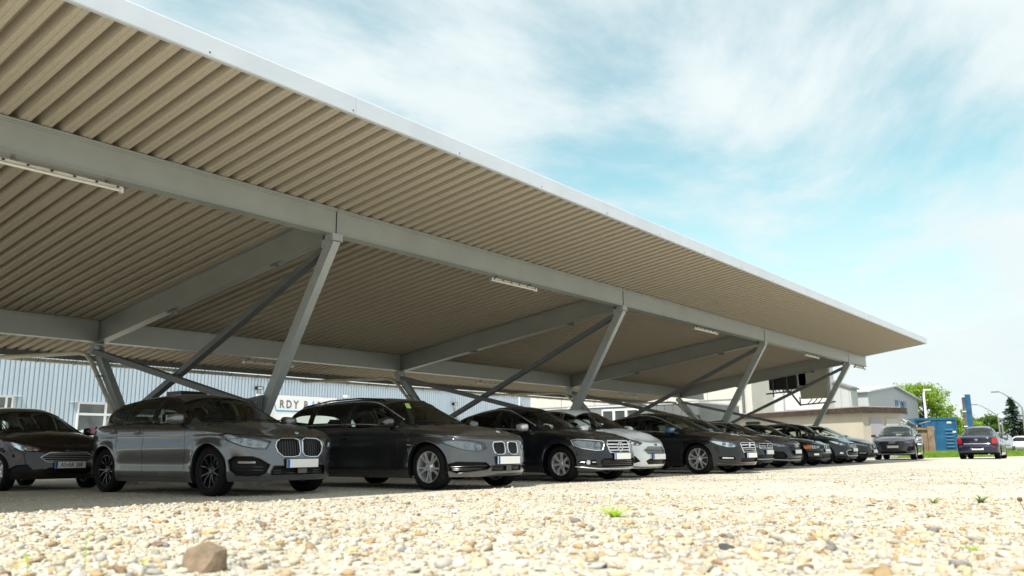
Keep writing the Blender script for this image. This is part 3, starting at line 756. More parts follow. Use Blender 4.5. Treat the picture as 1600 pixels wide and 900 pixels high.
    def mirror(s, x, m=None, z=None, up=.04, size=(.13, .23, .15), cap=None):
        zz_ = (float(s.ftop(x)) if z is None else z) + up
        for sg in (-1, 1):
            y = s.yb(x) + .03; b = bmesh.new(); bmesh.ops.create_cube(b, size=1)
            bmesh.ops.subdivide_edges(b, edges=b.edges, cuts=3, use_grid_fill=True)
            for v in b.verts:
                p = v.co * 2; n_ = p.normalized() * max(abs(p.x), abs(p.y), abs(p.z)); q = p.lerp(n_, .62)
                q.x = q.x * (1.0 if q.x > 0 else .35); q.z *= (1 - .18 * q.y * 1)
                v.co = Vector((q.x * size[0], q.y * sg * size[1] / 2, q.z * size[2] / 2))
            bmesh.ops.recalc_face_normals(b, faces=b.faces)
            me = bpy.data.meshes.new('mirror'); b.to_mesh(me); b.free(); me.shade_smooth(); me.materials.append(cap or m)
            o = link('mirror', me, s.root, (x, (y + size[1] / 2 + .05) * sg, zz_ + .03))
            MB().bar((.0, (-size[1] / 2 - .08) * sg, -.06), (.0, -.02 * sg, -.05), .06, .035).obj('mirror_arm', BLACKP, o)
            MB().box((-.35 * size[0] - .002, 0, 0), (.006, size[1] * .8, size[2] * .72)).obj('mirror_glass', CHROME, o)
    def handle(s, x, z, m, off=.022, l=.20):
        for sg in (1, -1):
            a = s.s_of_x(x) * sg; p = s.P(a, z)
            b = MB(); nseg = 8; pts = []; rr = []
            for k in range(nseg + 1):
                t = k / nseg; pts.append((x - l / 2 + l * t, p.y + (off * math.sin(math.pi * t) ** .5 if 0 < t < 1 else 0) * sg, z + .004 * math.sin(math.pi * t))); rr.append(.013 if 0 < k < nseg else .009)
            b.tube(pts, .012, 8, rr=rr); b.obj('door_handle', m, s.root, smooth=50)
            c = MB(); c.lathe([(.0, -.004), (.045, -.004), (.05, .004)], 16, c=(x, p.y - .002 * sg, z)); c.obj('handle_recess', BLACKG, s.root, smooth=50)
    def seams(s, xs, zlo=None, m=None, zt_off=.0):
        m = m or BLACKP
        for sg in (1, -1):
            for item in xs:
                pts = []
                for x, z in item: pts.append((s.s_of_x(x) * sg, z))
                s.line('panel_gap', pts, .0035, m, off=-.001)
    def lights(s, poly, bulbs=(), back=LAMPG, rad=.045, depth=.05, frame=BLACKP, refl=REFLECT, drl=None, fr=.006, lens=None):
        for sg in (1, -1):
            pl = [(a * sg, z) for a, z in poly]; V, Fc = s.cut(pl)
            if not Fc: continue
            outer = [s.P(v.x, v.y) for v in V]; e = link('headlight', None, s.root)
            MB().add(outer, Fc).obj('lamp_cover', lens or LENS, e, smooth=45)
            a = MB(); a.add([s.P(v.x, v.y, -depth) for v in V], Fc)
            for lp in boundary(Fc):
                n = len(lp); a.add([outer[i] for i in lp] + [s.P(V[i].x, V[i].y, -depth - .001) for i in lp], [(i, (i + 1) % n, n + (i + 1) % n, n + i) for i in range(n)])
                if frame: MB().tube([outer[i] for i in lp], fr, 6, closed=True).obj('lamp_rim', frame, e, smooth=50)
            a.obj('lamp_housing', back, e, smooth=30)
            for item in bulbs:
                (u, z, r), mt = item[:3], (item[3] if len(item) > 3 else refl)
                c = s.P(u * sg, z, -depth * .75); c2 = s.P(u * sg, z, 0.0); d = (c2 - c).normalized()
                b = MB(); prof = [(r, .0), (r * .98, depth * .62), (r * 1.0, depth * .66), (r * .9, depth * .6), (r * .62, depth * .28), (r * .45, depth * .2)]
                x = d.cross(Vector((0, 0, 1))).normalized(); y = x.cross(d)
                vs = []; nn = 18
                for rr_, hh in prof:
                    for k in range(nn): t = 2 * math.pi * k / nn; vs.append(c + d * hh + x * rr_ * math.cos(t) + y * rr_ * math.sin(t))
                fs = [(i * nn + k, i * nn + (k + 1) % nn, (i + 1) * nn + (k + 1) % nn, (i + 1) * nn + k) for i in range(len(prof) - 1) for k in range(nn)]
                b.add(vs, fs); b.obj('reflector_bowl', mt, e, smooth=50)
                q = MB(); vs = []; 
                for ra, hh in ((.5, .2), (.46, .5), (.3, .66), (0.02, .72)):
                    for k in range(12): t = 2 * math.pi * k / 12; vs.append(c + d * depth * hh + x * r * ra * math.cos(t) + y * r * ra * math.sin(t))
                q.add(vs, [(i * 12 + k, i * 12 + (k + 1) % 12, (i + 1) * 12 + (k + 1) % 12, (i + 1) * 12 + k) for i in range(3) for k in range(12)]); q.obj('projector', mat('projector_glass', (.5, .55, .6), rough=.05, metal=.6), e, smooth=60)
            if drl:
                for pts in drl: MB().tube([s.P(a * sg, z, -.008) for a, z in pts], .006, 6).obj('light_strip', mat('light_guide', (.85, .87, .9), rough=.2), e, smooth=50)
    def bars(s, name, segs, r, m, off=-.012, parent=None):
        for seg in segs: s.line(name, seg, r, m, off, parent)
    def wipers(s, xw0):
        for y0, y1 in ((.10, .62), (-.62, -.08)):
            pts = []
            for t in np.linspace(0, 1, 6):
                y = y0 + (y1 - y0) * t; x = xw0 - s.sp['bow'] * (y / (s.W / 2 - .05)) ** 2 - .03 + .05 * t; pts.append((x, y, max(float(s.G(x, y)), float(s.fctr(x))) + .014))
            MB().tube(pts, .008, 5).obj('wiper', BLACKP, s.root)
def mirror_poly(p): return [(-a, z) for a, z in p]
def rrect(u0, v0, u1, v1, r, n=4):
    P = []
    for cx_, cy_, a0 in ((u1 - r, v1 - r, 0), (u0 + r, v1 - r, 90), (u0 + r, v0 + r, 180), (u1 - r, v0 + r, 270)):
        for k in range(n + 1): t = R_(a0 + 90 * k / n); P.append((cx_ + r * math.cos(t), cy_ + r * math.sin(t)))
    return P
def emblem(s, z, r=.038, kind_='ring', a=0.0, off=.006, x=None, pitch=None):
    if x is None: c = s.P(a, z, off); n_ = (s.P(a, z, off + .01) - c).normalized()
    else: n_ = Vector((-(float(s.fctr(x + .02)) - float(s.fctr(x - .02))) / .04, 0, 1)).normalized(); c = Vector((x, 0, float(s.fctr(x)))) + n_ * .008
    M = Matrix.Translation(c) @ n_.to_track_quat('X', 'Z').to_matrix().to_4x4()
    b = MB(); b.lathe([(0, .004), (r * .8, .004), (r, .0), (r, -.006)], 20); me = b.mesh('badge', CHROME, smooth=40); me.transform(Matrix.Rotation(R_(-90), 4, 'Z')); me.transform(M); o = link('badge', me, s.root)
    if kind_ == 'quarters':
        q = MB()
        for t0 in (0, 180):
            ar = [(0, 0)] + [(r * .7 * math.cos(R_(t0 + k * 15)), r * .7 * math.sin(R_(t0 + k * 15))) for k in range(7)]; q.prism(ar, .004, .006, lambda y, z, x: (x, y, z))
        me = q.mesh('badge_quarter', mat('badge_blue', (.02, .22, .6), rough=.3)); me.transform(M); link('badge_quarter', me, o)
        q = MB()
        for t0 in (90, 270):
            ar = [(0, 0)] + [(r * .7 * math.cos(R_(t0 + k * 15)), r * .7 * math.sin(R_(t0 + k * 15))) for k in range(7)]; q.prism(ar, .004, .006, lambda y, z, x: (x, y, z))
        me = q.mesh('badge_quarter', WHITE); me.transform(M); link('badge_quarter', me, o)
    return o
def std(s, body, dash, trims=CHROME, spans=None, ws=None, bl=None, seats=((-.12, .36), (-.12, -.36)), rear=-.98, hz=0, mats=None, mcap=None, mx=None, seam_x=(), handles=(), hz_h=.0, hm=None, top=.84):
    """screens, side windows, pillars, cabin, underside, wheels and the parts that every car has"""
    s.screens(*ws, *(bl or (None, None)))
    s.side_windows(spans, trim=trims, mats=mats, top=top)
    s.finish_house(body); s.interior(dash, seats, rear, hz=hz); s.underside(); s.wheels(); s.wipers(ws[0])
    if mx is not None: s.mirror(mx, cap=mcap or body)
    for x, z in handles: s.handle(x, z, hm or body)
    if seam_x: s.seams(seam_x)
BODYSIDE = [(.15, .075), (.22, .035), (.30, .022), (.42, .026), (.54, .010), (.64, .0), (.72, .006), (.775, .020), (.80, .004), (.86, .010), (.93, .026), (1.05, .06)]
FRONT1 = [(.17, .12), (.22, .04), (.28, .0), (.42, .006), (.55, .02), (.70, .045), (.78, .075), (.84, .12), (1.0, .3)]
REAR1 = [(.22, .10), (.30, .01), (.45, .0), (.60, .02), (.66, .04), (.80, .03), (.92, .07), (1.05, .12)]
def kidney(s, poly, nb, m=CHROME, slat=BLACKG, fr=.012, zr=(.0, 1.0)):
    for sg in (1, -1):
        p = [(a * sg, z) for a, z in poly]; o = s.patch('kidney_grille', p, BLACKP, depth=.05, frame='grille_frame', fr=fr, fm=m)
        u0 = min(a for a, z in poly); u1 = max(a for a, z in poly)
        for k in range(nb):
            u = u0 + (u1 - u0) * (k + .7) / (nb + .4)
            zs = []
            n = len(poly)
            for i in range(n):
                (a, z), (b, y) = poly[i], poly[(i + 1) % n]
                if (a > u) != (b > u): zs.append(z + (y - z) * (u - a) / (b - a))
            if len(zs) >= 2: s.line('grille_slat', [(u * sg, min(zs) + .008), (u * sg, max(zs) - .008)], .0045, slat, off=-.012, parent=o)

# --- grey five-door hatchback, nearest of the row ------------------------------------------------
P_GREY = paint('paint_mineral_grey', (.135, .145, .160), rough=.24, metal=.85)
a = Car('hatchback_car', 'mineral grey hatchback with black wheels and big twin grilles, nearest in the row', 'car',
    dict(L=4.32, W=1.80, H=1.434, wb=2.67, fo=.83, wR=.325, rim=.222, ww=.225, arch=.36, side=BODYSIDE, front=FRONT1, rear=REAR1,
         top=[(-2.16, .99), (-1.6, .995), (-.6, .985), (.3, .96), (.8, .95), (1.3, .905), (1.65, .85), (1.9, .80), (2.16, .765)],
         ctr=[(-2.16, .99), (0, 1.0), (.95, 1.015), (1.3, .97), (1.7, .895), (1.95, .83), (2.08, .79), (2.16, .76)], crease=.012,
         roof=[(-2.12, .98), (-2.03, 1.10), (-1.86, 1.25), (-1.55, 1.35), (-1.0, 1.415), (-.4, 1.436), (-.02, 1.43), (.22, 1.385), (1.02, .985)],
         wst=(5, .30, .024, .020, .035, .10), alloy=DARKALLOY, cf=1.0, nf=2.75, glass_r=GLASS_P, rkick=.10, rows=24),
    (7.35, 11.75), R_(-88.7))
a.root.scale = (1.03,) * 3
kidney(a, [(.018, .565), (.05, .51), (.15, .495), (.29, .50), (.365, .56), (.40, .64), (.38, .70), (.31, .74), (.10, .745), (.03, .72)], 9, fr=.009)
a.lights([(.46, .70), (.53, .60), (.66, .605), (.84, .64), (1.06, .71), (1.24, .795), (1.08, .80), (.90, .785), (.66, .745)], bulbs=((.62, .67, .038), (.76, .69, .038), (.90, .72, .032)), drl=([(.55, .63), (.69, .635), (.72, .70)], [(.96, .75), (1.06, .76), (1.12, .785)]), frame=BLACKG)
for sg in (1, -1):
    o = a.patch('side_intake', [(q * sg, z) for q, z in [(.47, .40), (.60, .475), (.70, .505), (.95, .51), (1.03, .46), (1.00, .33), (.92, .27), (.62, .25), (.52, .30)]], BLACKP, depth=.05, frame='intake_rim', fr=.008, fm=BLACKG)
    a.line('fog_lamp', [(.66 * sg, .43), (.90 * sg, .435)], .016, REFLECT, off=-.025, parent=o)
    for z in (.33, .37): a.line('intake_bar', [(.56 * sg, z), (.97 * sg, z + .01)], .008, BLACKG, off=-.02, parent=o)
o = a.patch('lower_intake', [(-.44, .26), (.44, .26), (.46, .32), (.42, .385), (-.42, .385), (-.46, .32)], BLACKP, depth=.05, frame='intake_rim', fr=.008, fm=BLACKG)
for z in (.29, .32, .355): a.line('intake_bar', [(-.42, z), (.42, z)], .007, BLACKG, off=-.02, parent=o)
MB().box((a.P(0, .32).x + .0, 0, .315), (.03, .15, .06)).obj('radar_cover', BLACKG, a.root)
a.plate(.415)
emblem(a, .825, .035, 'quarters', x=a.P(0, .76).x - .03, pitch=52)
a.line('bonnet_gap', [(-1.14, .81), (-.6, .765), (0, .755), (.6, .765), (1.14, .81)], .0035, BLACKP)
a.finish_body(P_GREY)
std(a, P_GREY, .62, trims=BLACKG, spans=[(-1.62, -1.13), (-1.06, -.33), (-.24, .66)], ws=(1.0, .27), bl=(-2.03, -1.72), rear=-.95, mats=[GLASS_S, GLASS_S, GLASS_S], mcap=mat('mirror_grey', (.16, .165, .17), rough=.25, metal=.5, coat=1), mx=.60,
    seam_x=[[(.76, .33), (.80, .62), (.74, .95)], [(-.28, .26), (-.28, .98)], [(-1.02, .70), (-1.0, .98)], [(-.98, .60), (-.92, .35)], [(-1.02, .70), (-.98, .60)], [(.73, .24), (-.92, .24)]],
    handles=((-.42, .845), (-1.12, .87)), hm=P_GREY)
for sg in (1, -1): MB().box((-1.98, .66 * sg, .93), (.16, .22, .10)).obj('tail_light', RED, a.root)
for sg in (1, -1): a.line('side_crease', [(a.s_of_x(-1.5) * sg, .815), (a.s_of_x(.9) * sg, .785)], .003, P_GREY, off=.001)

# --- dark grey estate ------------------------------------------------------------------------------
P_ESTG = paint('paint_sophisto_grey', (.105, .108, .115), rough=.24, metal=.85)
FRONT5 = [(.17, .12), (.22, .05), (.28, .01), (.38, .0), (.50, .018), (.62, .045), (.72, .06), (.80, .10), (1.0, .3)]
SIDE5 = [(.15, .075), (.22, .03), (.30, .012), (.42, .016), (.54, .008), (.66, .0), (.74, .004), (.785, .014), (.81, .003), (.88, .012), (.95, .028), (1.05, .06)]
b = Car('estate_car', 'dark grey estate car with roof rails and twin chrome grilles beside the nearest hatchback', 'car',
    dict(L=4.91, W=1.86, H=1.462, wb=2.968, fo=.83, wR=.335, rim=.235, ww=.245, arch=.372, side=SIDE5, front=FRONT5, rear=REAR1,
         top=[(-2.45, .98), (-1.6, .975), (-.4, .965), (.4, .95), (.95, .94), (1.4, .90), (1.9, .85), (2.2, .80), (2.455, .765)],
         ctr=[(-2.45, .98), (0, .99), (1.2, 1.0), (1.6, .965), (2.0, .90), (2.25, .845), (2.38, .80), (2.455, .76)], crease=.014,
         roof=[(-2.40, .98), (-2.30, 1.12), (-2.10, 1.32), (-1.85, 1.40), (-1.2, 1.45), (-.4, 1.466), (.1, 1.455), (.38, 1.41), (1.22, .975)],
         wst=(5, .22, .030, .030, .03, .0), alloy=SATIN, cf=1.05, nf=2.6, rkick=.05, rows=24),
    (10.17, 10.55), R_(-90.7))
b.root.scale = (1.01,) * 3
kidney(b, [(.03, .60), (.05, .53), (.10, .51), (.24, .51), (.285, .56), (.30, .63), (.28, .69), (.10, .70), (.045, .685)], 8, fr=.009, slat=DARKALLOY)
b.lights([(.42, .60), (.56, .555), (.76, .575), (.95, .62), (1.17, .70), (1.12, .725), (.95, .735), (.70, .72), (.46, .68)], bulbs=((.56, .625, .045), (.74, .645, .048)), drl=([(.90, .65), (1.0, .70)],), frame=BLACKG, depth=.06)
for sg in (1, -1):
    o = b.patch('side_intake', [(q * sg, z) for q, z in [(.36, .33), (.42, .29), (.90, .24), (1.02, .28), (1.03, .38), (.90, .41), (.45, .40)]], BLACKP, depth=.05, frame='intake_rim', fr=.006, fm=BLACKG)
    b.line('chrome_strip', [(.42 * sg, .355), (.70 * sg, .345), (.99 * sg, .335)], .005, DARKALLOY, off=-.012, parent=o)
    for z in (.29, .31): b.line('intake_bar', [(.50 * sg, z), (.97 * sg, z)], .006, BLACKG, off=-.02, parent=o)
o = b.patch('lower_intake', [(-.34, .27), (.34, .27), (.35, .35), (-.35, .35)], BLACKP, depth=.05, frame='intake_rim', fr=.006, fm=BLACKG)
for z in (.29, .31, .33): b.line('intake_bar', [(-.33, z), (.33, z)], .006, BLACKG, off=-.015, parent=o)
MB().box((b.P(0, .32).x, 0, .31), (.03, .12, .07)).obj('radar_cover', BLACKG, b.root)
b.plate(.425); emblem(b, .80, .038, 'quarters', x=b.P(0, .76).x - .09, pitch=52)
b.line('bonnet_gap', [(-1.18, .76), (-.8, .755), (-.35, .735), (0, .725), (.35, .735), (.8, .755), (1.18, .76)], .0035, BLACKP)
b.finish_body(P_ESTG)
std(b, P_ESTG, .80, trims=SATIN, spans=[(-2.02, -1.42), (-1.32, -.42), (-.30, .86)], ws=(1.20, .42), bl=(-2.33, -2.16), rear=-.85, seats=((.02, .37), (.02, -.37)), mx=.80,
    seam_x=[[(.98, .33), (1.0, .6), (.95, .93)], [(-.37, .26), (-.37, .96)], [(-1.25, .72), (-1.22, .96)], [(-1.25, .72), (-1.15, .35)], [(.95, .24), (-1.15, .24)]],
    handles=((-.22, .80), (-1.12, .82)), hm=P_ESTG)
for sg in (1, -1):
    pts = [(x, b.sec(x, 1.0).y * sg * .97, b.sec(x, 1.0).z + z) for x, z in ((-2.05, -.02), (-1.9, .03), (-1.2, .04), (-.4, .035), (.15, .03), (.30, -.01))]
    MB().tube(pts, .013, 8).obj('roof_rail', BLACKP, b.root, smooth=50)
    b.line('side_repeater', [(b.s_of_x(1.22) * sg, .665), (b.s_of_x(1.30) * sg, .66)], .008, SATIN)
MB().box((.62, -.34, 1.30), (.004, .10, .10), ry=-.62).obj('sticker', mat('sticker_green', (.35, .55, .15), rough=.6), b.root)

# --- black estate with three-bar star grille ------------------------------------------------------------
P_BLK = paint('paint_obsidian', (.005, .006, .0085), rough=.4, metal=.0)
FRONTM = [(.17, .14), (.22, .06), (.28, .02), (.36, .0), (.48, .005), (.58, .045), (.66, .06), (.74, .085), (.82, .13), (1.0, .3)]
c = Car('saloon_car', 'black saloon with star badge in a three-bar grille and seven-spoke wheels', 'car',
    dict(L=4.60, W=1.77, H=1.459, wb=2.76, fo=.80, wR=.325, rim=.212, ww=.225, arch=.365, side=SIDE5, front=FRONTM, rear=REAR1,
         top=[(-2.3, .96), (-1.4, .975), (-.3, .955), (.5, .935), (1.0, .925), (1.5, .875), (1.9, .82), (2.15, .785), (2.3, .765)],
         ctr=[(-2.3, .99), (-1.6, 1.03), (0, .99), (1.05, .985), (1.5, .94), (1.9, .875), (2.1, .83), (2.22, .79), (2.3, .76)], crease=.012,
         roof=[(-1.95, 1.0), (-1.6, 1.13), (-1.2, 1.31), (-.85, 1.39), (-.4, 1.445), (.0, 1.455), (.25, 1.41), (1.06, .97)],
         wst=(7, 0, .040, .068, .025, .0), alloy=SATIN, cf=.95, nf=2.9, rows=22, rkick=.05),
    (13.70, 10.43), R_(-92.5))
o = c.patch('radiator_grille', [(-.38, .68), (-.33, .53), (-.28, .515), (.28, .515), (.33, .53), (.38, .68), (.34, .735), (-.34, .735)], BLACKP, depth=.05, frame='grille_frame', fr=.013, fm=CHROME)
for z in (.56, .615, .67): c.line('grille_bar', [(-.345 - (z - .56) * .25, z), (.345 + (z - .56) * .25, z)], .014, SATIN, off=-.006, parent=o)
def star(s, z, r, x, par):
    q = MB(); q.tube([(x, r * math.cos(t), z + r * math.sin(t)) for t in np.linspace(0, 2 * math.pi, 24, endpoint=False)], r * .09, 6, closed=True)
    for k in range(3):
        t = R_(90 + 120 * k); q.bar((x, 0, z), (x, r * math.cos(t), z + r * math.sin(t)), r * .30, .012, up=(1, 0, 0), e=.25)
    q.obj('star_badge', CHROME, par, smooth=40)
star(c, .625, .085, c.P(0, .62).x + .018, c.root)
c.lights([(.44, .68), (.50, .565), (.66, .56), (.92, .60), (1.08, .66), (1.13, .75), (1.0, .765), (.70, .745), (.47, .725)], bulbs=((.60, .655, .05), (.78, .665, .045)), frame=SATIN, depth=.06)
o = c.patch('lower_intake', [(-.52, .265), (.52, .265), (.58, .37), (.50, .42), (-.50, .42), (-.58, .37)], BLACKP, depth=.05)
for z in (.30, .335, .37): c.line('intake_bar', [(-.52, z), (.52, z)], .005, BLACKG, off=-.02, parent=o)
for sg in (1, -1):
    o = c.patch('fog_lamp_pocket', [(q * sg, z) for q, z in [(.64, .30), (.98, .33), (1.0, .37), (.66, .40)]], BLACKP, depth=.035)
    p = c.P(.80 * sg, .35, .0); MB().lathe([(.0, -.01), (.03, -.012), (.042, .004), (.046, -.006)], 16, c=(0, 0, 0)).obj('fog_lamp', CHROME, o, smooth=40).matrix_basis = Matrix.Translation(p) @ Matrix.Rotation(R_(-90 + 35 * sg), 4, 'Z')
    c.line('chrome_strip', [(.66 * sg, .352), (.73 * sg, .352)], .008, SATIN, off=-.01); c.line('chrome_strip', [(.87 * sg, .35), (.97 * sg, .352)], .008, SATIN, off=-.01)
c.line('chrome_strip', [(-1.05, .275), (-.6, .235), (0, .225), (.6, .235), (1.05, .275)], .010, SATIN, off=.002)
c.plate(.455)
c.line('bonnet_gap', [(-1.10, .785), (-.45, .755), (0, .75), (.45, .755), (1.10, .785)], .0035, BLACKP)
c.finish_body(P_BLK)
std(c, P_BLK, .68, trims=SATIN, spans=[(-1.42, -1.02), (-.94, -.22), (-.12, .74)], ws=(1.05, .30), bl=(-1.85, -1.2), mx=.66, mcap=SATIN,
    seam_x=[[(.84, .33), (.86, .6), (.82, .92)], [(-.17, .26), (-.17, .955)], [(-1.0, .72), (-.96, .955)], [(-1.0, .72), (-.95, .35)]], handles=((-.02, .80), (-.85, .82)), hm=P_BLK)


# --- white small hatchback -------------------------------------------------------------------------------
SIDEF = [(.15, .075), (.22, .03), (.30, .012), (.42, .022), (.54, .016), (.64, .0), (.72, .004), (.80, .012), (.86, .004), (.93, .02), (1.05, .05)]
FRONTF = [(.17, .12), (.22, .05), (.28, .01), (.38, .0), (.50, .012), (.62, .04), (.72, .085), (.82, .15), (1.0, .34)]
def fiesta(label, pm, loc, head, plate=None, alloy=SATIN, wst=(5, 0, .05, .06, .02, .0)):
    s = Car('hatchback_car', label, 'car', dict(L=3.97, W=1.722, H=1.481, wb=2.489, fo=.80, wR=.31, rim=.203, ww=.20, arch=.345, side=SIDEF, front=FRONTF, rear=REAR1,
         top=[(-1.98, 1.02), (-1.2, 1.01), (-.2, .98), (.5, .955), (.9, .945), (1.2, .915), (1.5, .87), (1.75, .80), (1.985, .735)],
         ctr=[(-1.98, 1.02), (0, 1.02), (1.1, 1.03), (1.35, .985), (1.6, .91), (1.8, .835), (1.9, .78), (1.985, .73)], crease=.008,
         roof=[(-1.94, 1.0), (-1.88, 1.15), (-1.72, 1.33), (-1.4, 1.42), (-.8, 1.47), (-.25, 1.483), (.1, 1.455), (.35, 1.39), (1.14, 1.0)], bow=.26,
         wst=wst, alloy=alloy, cf=.95, nf=2.4, rows=20, rkick=.06, apil=.09), loc, head)
    o = s.patch('radiator_grille', [(-.47, .555), (-.36, .475), (.36, .475), (.47, .555), (.33, .635), (-.33, .635)], BLACKP, depth=.05, frame='grille_frame', fr=.007, fm=SATIN)
    for z in (.502, .532, .562, .592, .615):
        u = .36 + (.11 * (z - .475) / .08 if z < .555 else .11 - .14 * (z - .555) / .08) - .01
        s.line('grille_bar', [(-u, z), (u, z)], .0045, SATIN, off=-.010, parent=o)
    s.lights([(.46, .70), (.55, .655), (.80, .665), (1.0, .735), (1.24, .83), (1.08, .825), (.82, .79), (.60, .745)], bulbs=((.78, .715, .036), (.62, .70, .026, AMBER)), frame=BLACKG, depth=.05, back=REFLECT)
    o = s.patch('lower_intake', [(-.36, .27), (.36, .27), (.42, .34), (.32, .385), (-.32, .385), (-.42, .34)], BLACKP, depth=.05)
    for z in (.30, .33, .36): s.line('intake_bar', [(-.37, z), (.37, z)], .005, BLACKG, off=-.015, parent=o)
    for sg in (1, -1): s.patch('side_intake', [(q * sg, z) for q, z in [(.55, .33), (.72, .285), (.98, .31), (1.0, .36), (.86, .43), (.66, .44)]], BLACKP, depth=.04)
    s.plate(.425, txt=plate)
    b_ = MB(); b_.lathe([(0, .004), (.9, .004), (1, 0), (1, -.005)], 24); me = b_.mesh('badge', mat('badge_blue_dark', (.01, .03, .10), rough=.2, coat=1), smooth=40)
    c_ = s.P(0, .665, .006); n_ = (s.P(0, .665, .02) - c_).normalized(); me.transform(Matrix.Translation(c_) @ n_.to_track_quat('X', 'Z').to_matrix().to_4x4() @ Matrix.Diagonal((1, .062, .026, 1)) @ Matrix.Rotation(R_(-90), 4, 'Z')); link('badge', me, s.root)
    s.line('bonnet_gap', [(-1.20, .84), (-.9, .80), (-.45, .725), (0, .715), (.45, .725), (.9, .80), (1.20, .84)], .0035, BLACKP)
    s.line('bumper_lip', [(-1.05, .235), (-.5, .215), (0, .21), (.5, .215), (1.05, .235)], .012, BLACKP, off=.0)
    s.finish_body(pm)
    std(s, pm, .62, trims=BLACKP, spans=[(-1.45, -.80), (-.70, -.02), (.08, .88)][0:0] or [(-1.45, -.92), (-.84, -.10), (0.0, .90)], ws=(1.12, .36), bl=(-1.87, -1.70), mx=.70, seats=((-.0, .34), (-.0, -.34)), rear=-.80, hz=.03,
        seam_x=[[(.80, .33), (.84, .6), (.80, .94)], [(-.05, .26), (-.05, .98)], [(-.80, .60), (-.86, .98)]], handles=((-.0 - .2, .86), (-.95, .88)), hm=pm)
    MB().tube([(-1.35, 0, 1.41), (-1.72, 0, 1.74)], .006, 5, rr=[.006, .002]).obj('aerial', BLACKP, s.root)
    MB().box((-1.33, 0, 1.425), (.07, .04, .03)).obj('aerial_base', BLACKP, s.root)
    return s
fiesta('white hatchback with trapezoid grille and orange lamp lenses, only white car in the row', paint('paint_frozen_white', (.80, .82, .84), rough=.3), (15.80, 10.55), R_(-90))
fiesta('dark brown hatchback with plate AS AR 288 parked nose-out at the far left', paint('paint_dark_brown', (.010, .006, .006), rough=.4, metal=.0), (6.50, 16.45), R_(-88.6), plate='AS\u2022AR 288').root.scale = (.965,) * 3

# --- the rest of the row ------------------------------------------------------------------------------------
def saloon(name, label, pm, loc, head, d=None, face=None, trims=SATIN, spans=None, ws=(1.25, .38), bl=(-1.75, -1.05), dash=.78, mcap=None, mx=.80, seats=((.0, .36), (.0, -.36)), rear=-.9, **k):
    sp = dict(L=4.80, W=1.84, H=1.48, wb=2.74, fo=.93, wR=.335, rim=.235, ww=.235, arch=.372, side=SIDE5, front=FRONT5, rear=REAR1,
         top=[(-2.4, .96), (-1.6, .98), (-.4, .97), (.4, .955), (1.0, .94), (1.4, .90), (1.8, .85), (2.15, .79), (2.4, .75)],
         ctr=[(-2.4, 1.0), (-1.5, 1.05), (0, 1.0), (1.2, 1.005), (1.6, .96), (1.95, .895), (2.2, .83), (2.32, .79), (2.4, .75)], crease=.012,
         roof=[(-2.0, 1.02), (-1.6, 1.17), (-1.15, 1.34), (-.7, 1.43), (-.2, 1.475), (.15, 1.465), (.42, 1.41), (1.28, .98)],
         wst=(5, .26, .034, .034, .03, .0), alloy=SATIN, cf=1.0, nf=2.7, rows=18)
    if d: sp.update(d)
    s = Car(name, label, 'car', sp, loc, head)
    face(s); s.finish_body(pm)
    std(s, pm, dash, trims=trims, spans=spans or [(-1.45, -.98), (-.90, -.22), (-.12, .94)], ws=ws, bl=bl, mx=mx, mcap=mcap or pm, seats=seats, rear=rear,
        seam_x=[[(1.02, .33), (1.05, .6), (1.0, .94)], [(-.17, .26), (-.17, .97)], [(-.95, .72), (-.92, .97)]], handles=((-.02, .80), (-.82, .83)), hm=pm, **k)
    return s
P_BLK2 = paint('paint_carbon_black', (.004, .004, .0055), rough=.4, metal=.0)
def face_opel(s):
    o = s.patch('radiator_grille', [(-.40, .69), (-.33, .49), (-.22, .46), (.22, .46), (.33, .49), (.40, .69), (.33, .71), (-.33, .71)], BLACKP, depth=.05, frame='grille_frame', fr=.012, fm=CHROME)
    for z, q in ((.66, .018), (.59, .012), (.54, .010), (.50, .009)): s.line('grille_bar', [(-.30 - (z - .46) * .33, z), (.30 + (z - .46) * .33, z)], q, CHROME, off=-.004, parent=o)
    emblem(s, .66, .055, 'ring', off=.02)
    s.lights([(.46, .66), (.56, .60), (.80, .605), (1.02, .665), (1.28, .78), (1.05, .765), (.72, .735)], bulbs=((.68, .66, .04), (.86, .68, .04)), frame=BLACKG, depth=.05, back=REFLECT)
    for sg in (1, -1):
        o = s.patch('fog_lamp_pocket', [(q * sg, z) for q, z in [(.60, .32), (.98, .33), (1.02, .39), (.64, .40)]], BLACKP, depth=.03); s.line('fog_lamp', [(.66 * sg, .36), (.92 * sg, .365)], .018, REFLECT, off=-.012, parent=o)
    s.patch('lower_intake', [(-.45, .27), (.45, .27), (.42, .36), (-.42, .36)], BLACKP, depth=.05); s.plate(.42)
    s.line('splitter', [(-1.1, .25), (-.5, .215), (.5, .215), (1.1, .25)], .014, BLACKG, off=.006)
    s.line('bonnet_gap', [(-1.2, .79), (-.4, .735), (0, .73), (.4, .735), (1.2, .79)], .0035, BLACKP)
saloon('saloon_car', 'black coupe-roofed saloon with chrome winged grille and ten-spoke silver wheels', P_BLK2, (19.11, 10.28), R_(-91.9), face=face_opel, bl=(-1.9, -1.2), mcap=mat('mirror_blue', (.06, .16, .28), rough=.15, metal=.3, coat=1), d=dict(wR=.345, rim=.25))
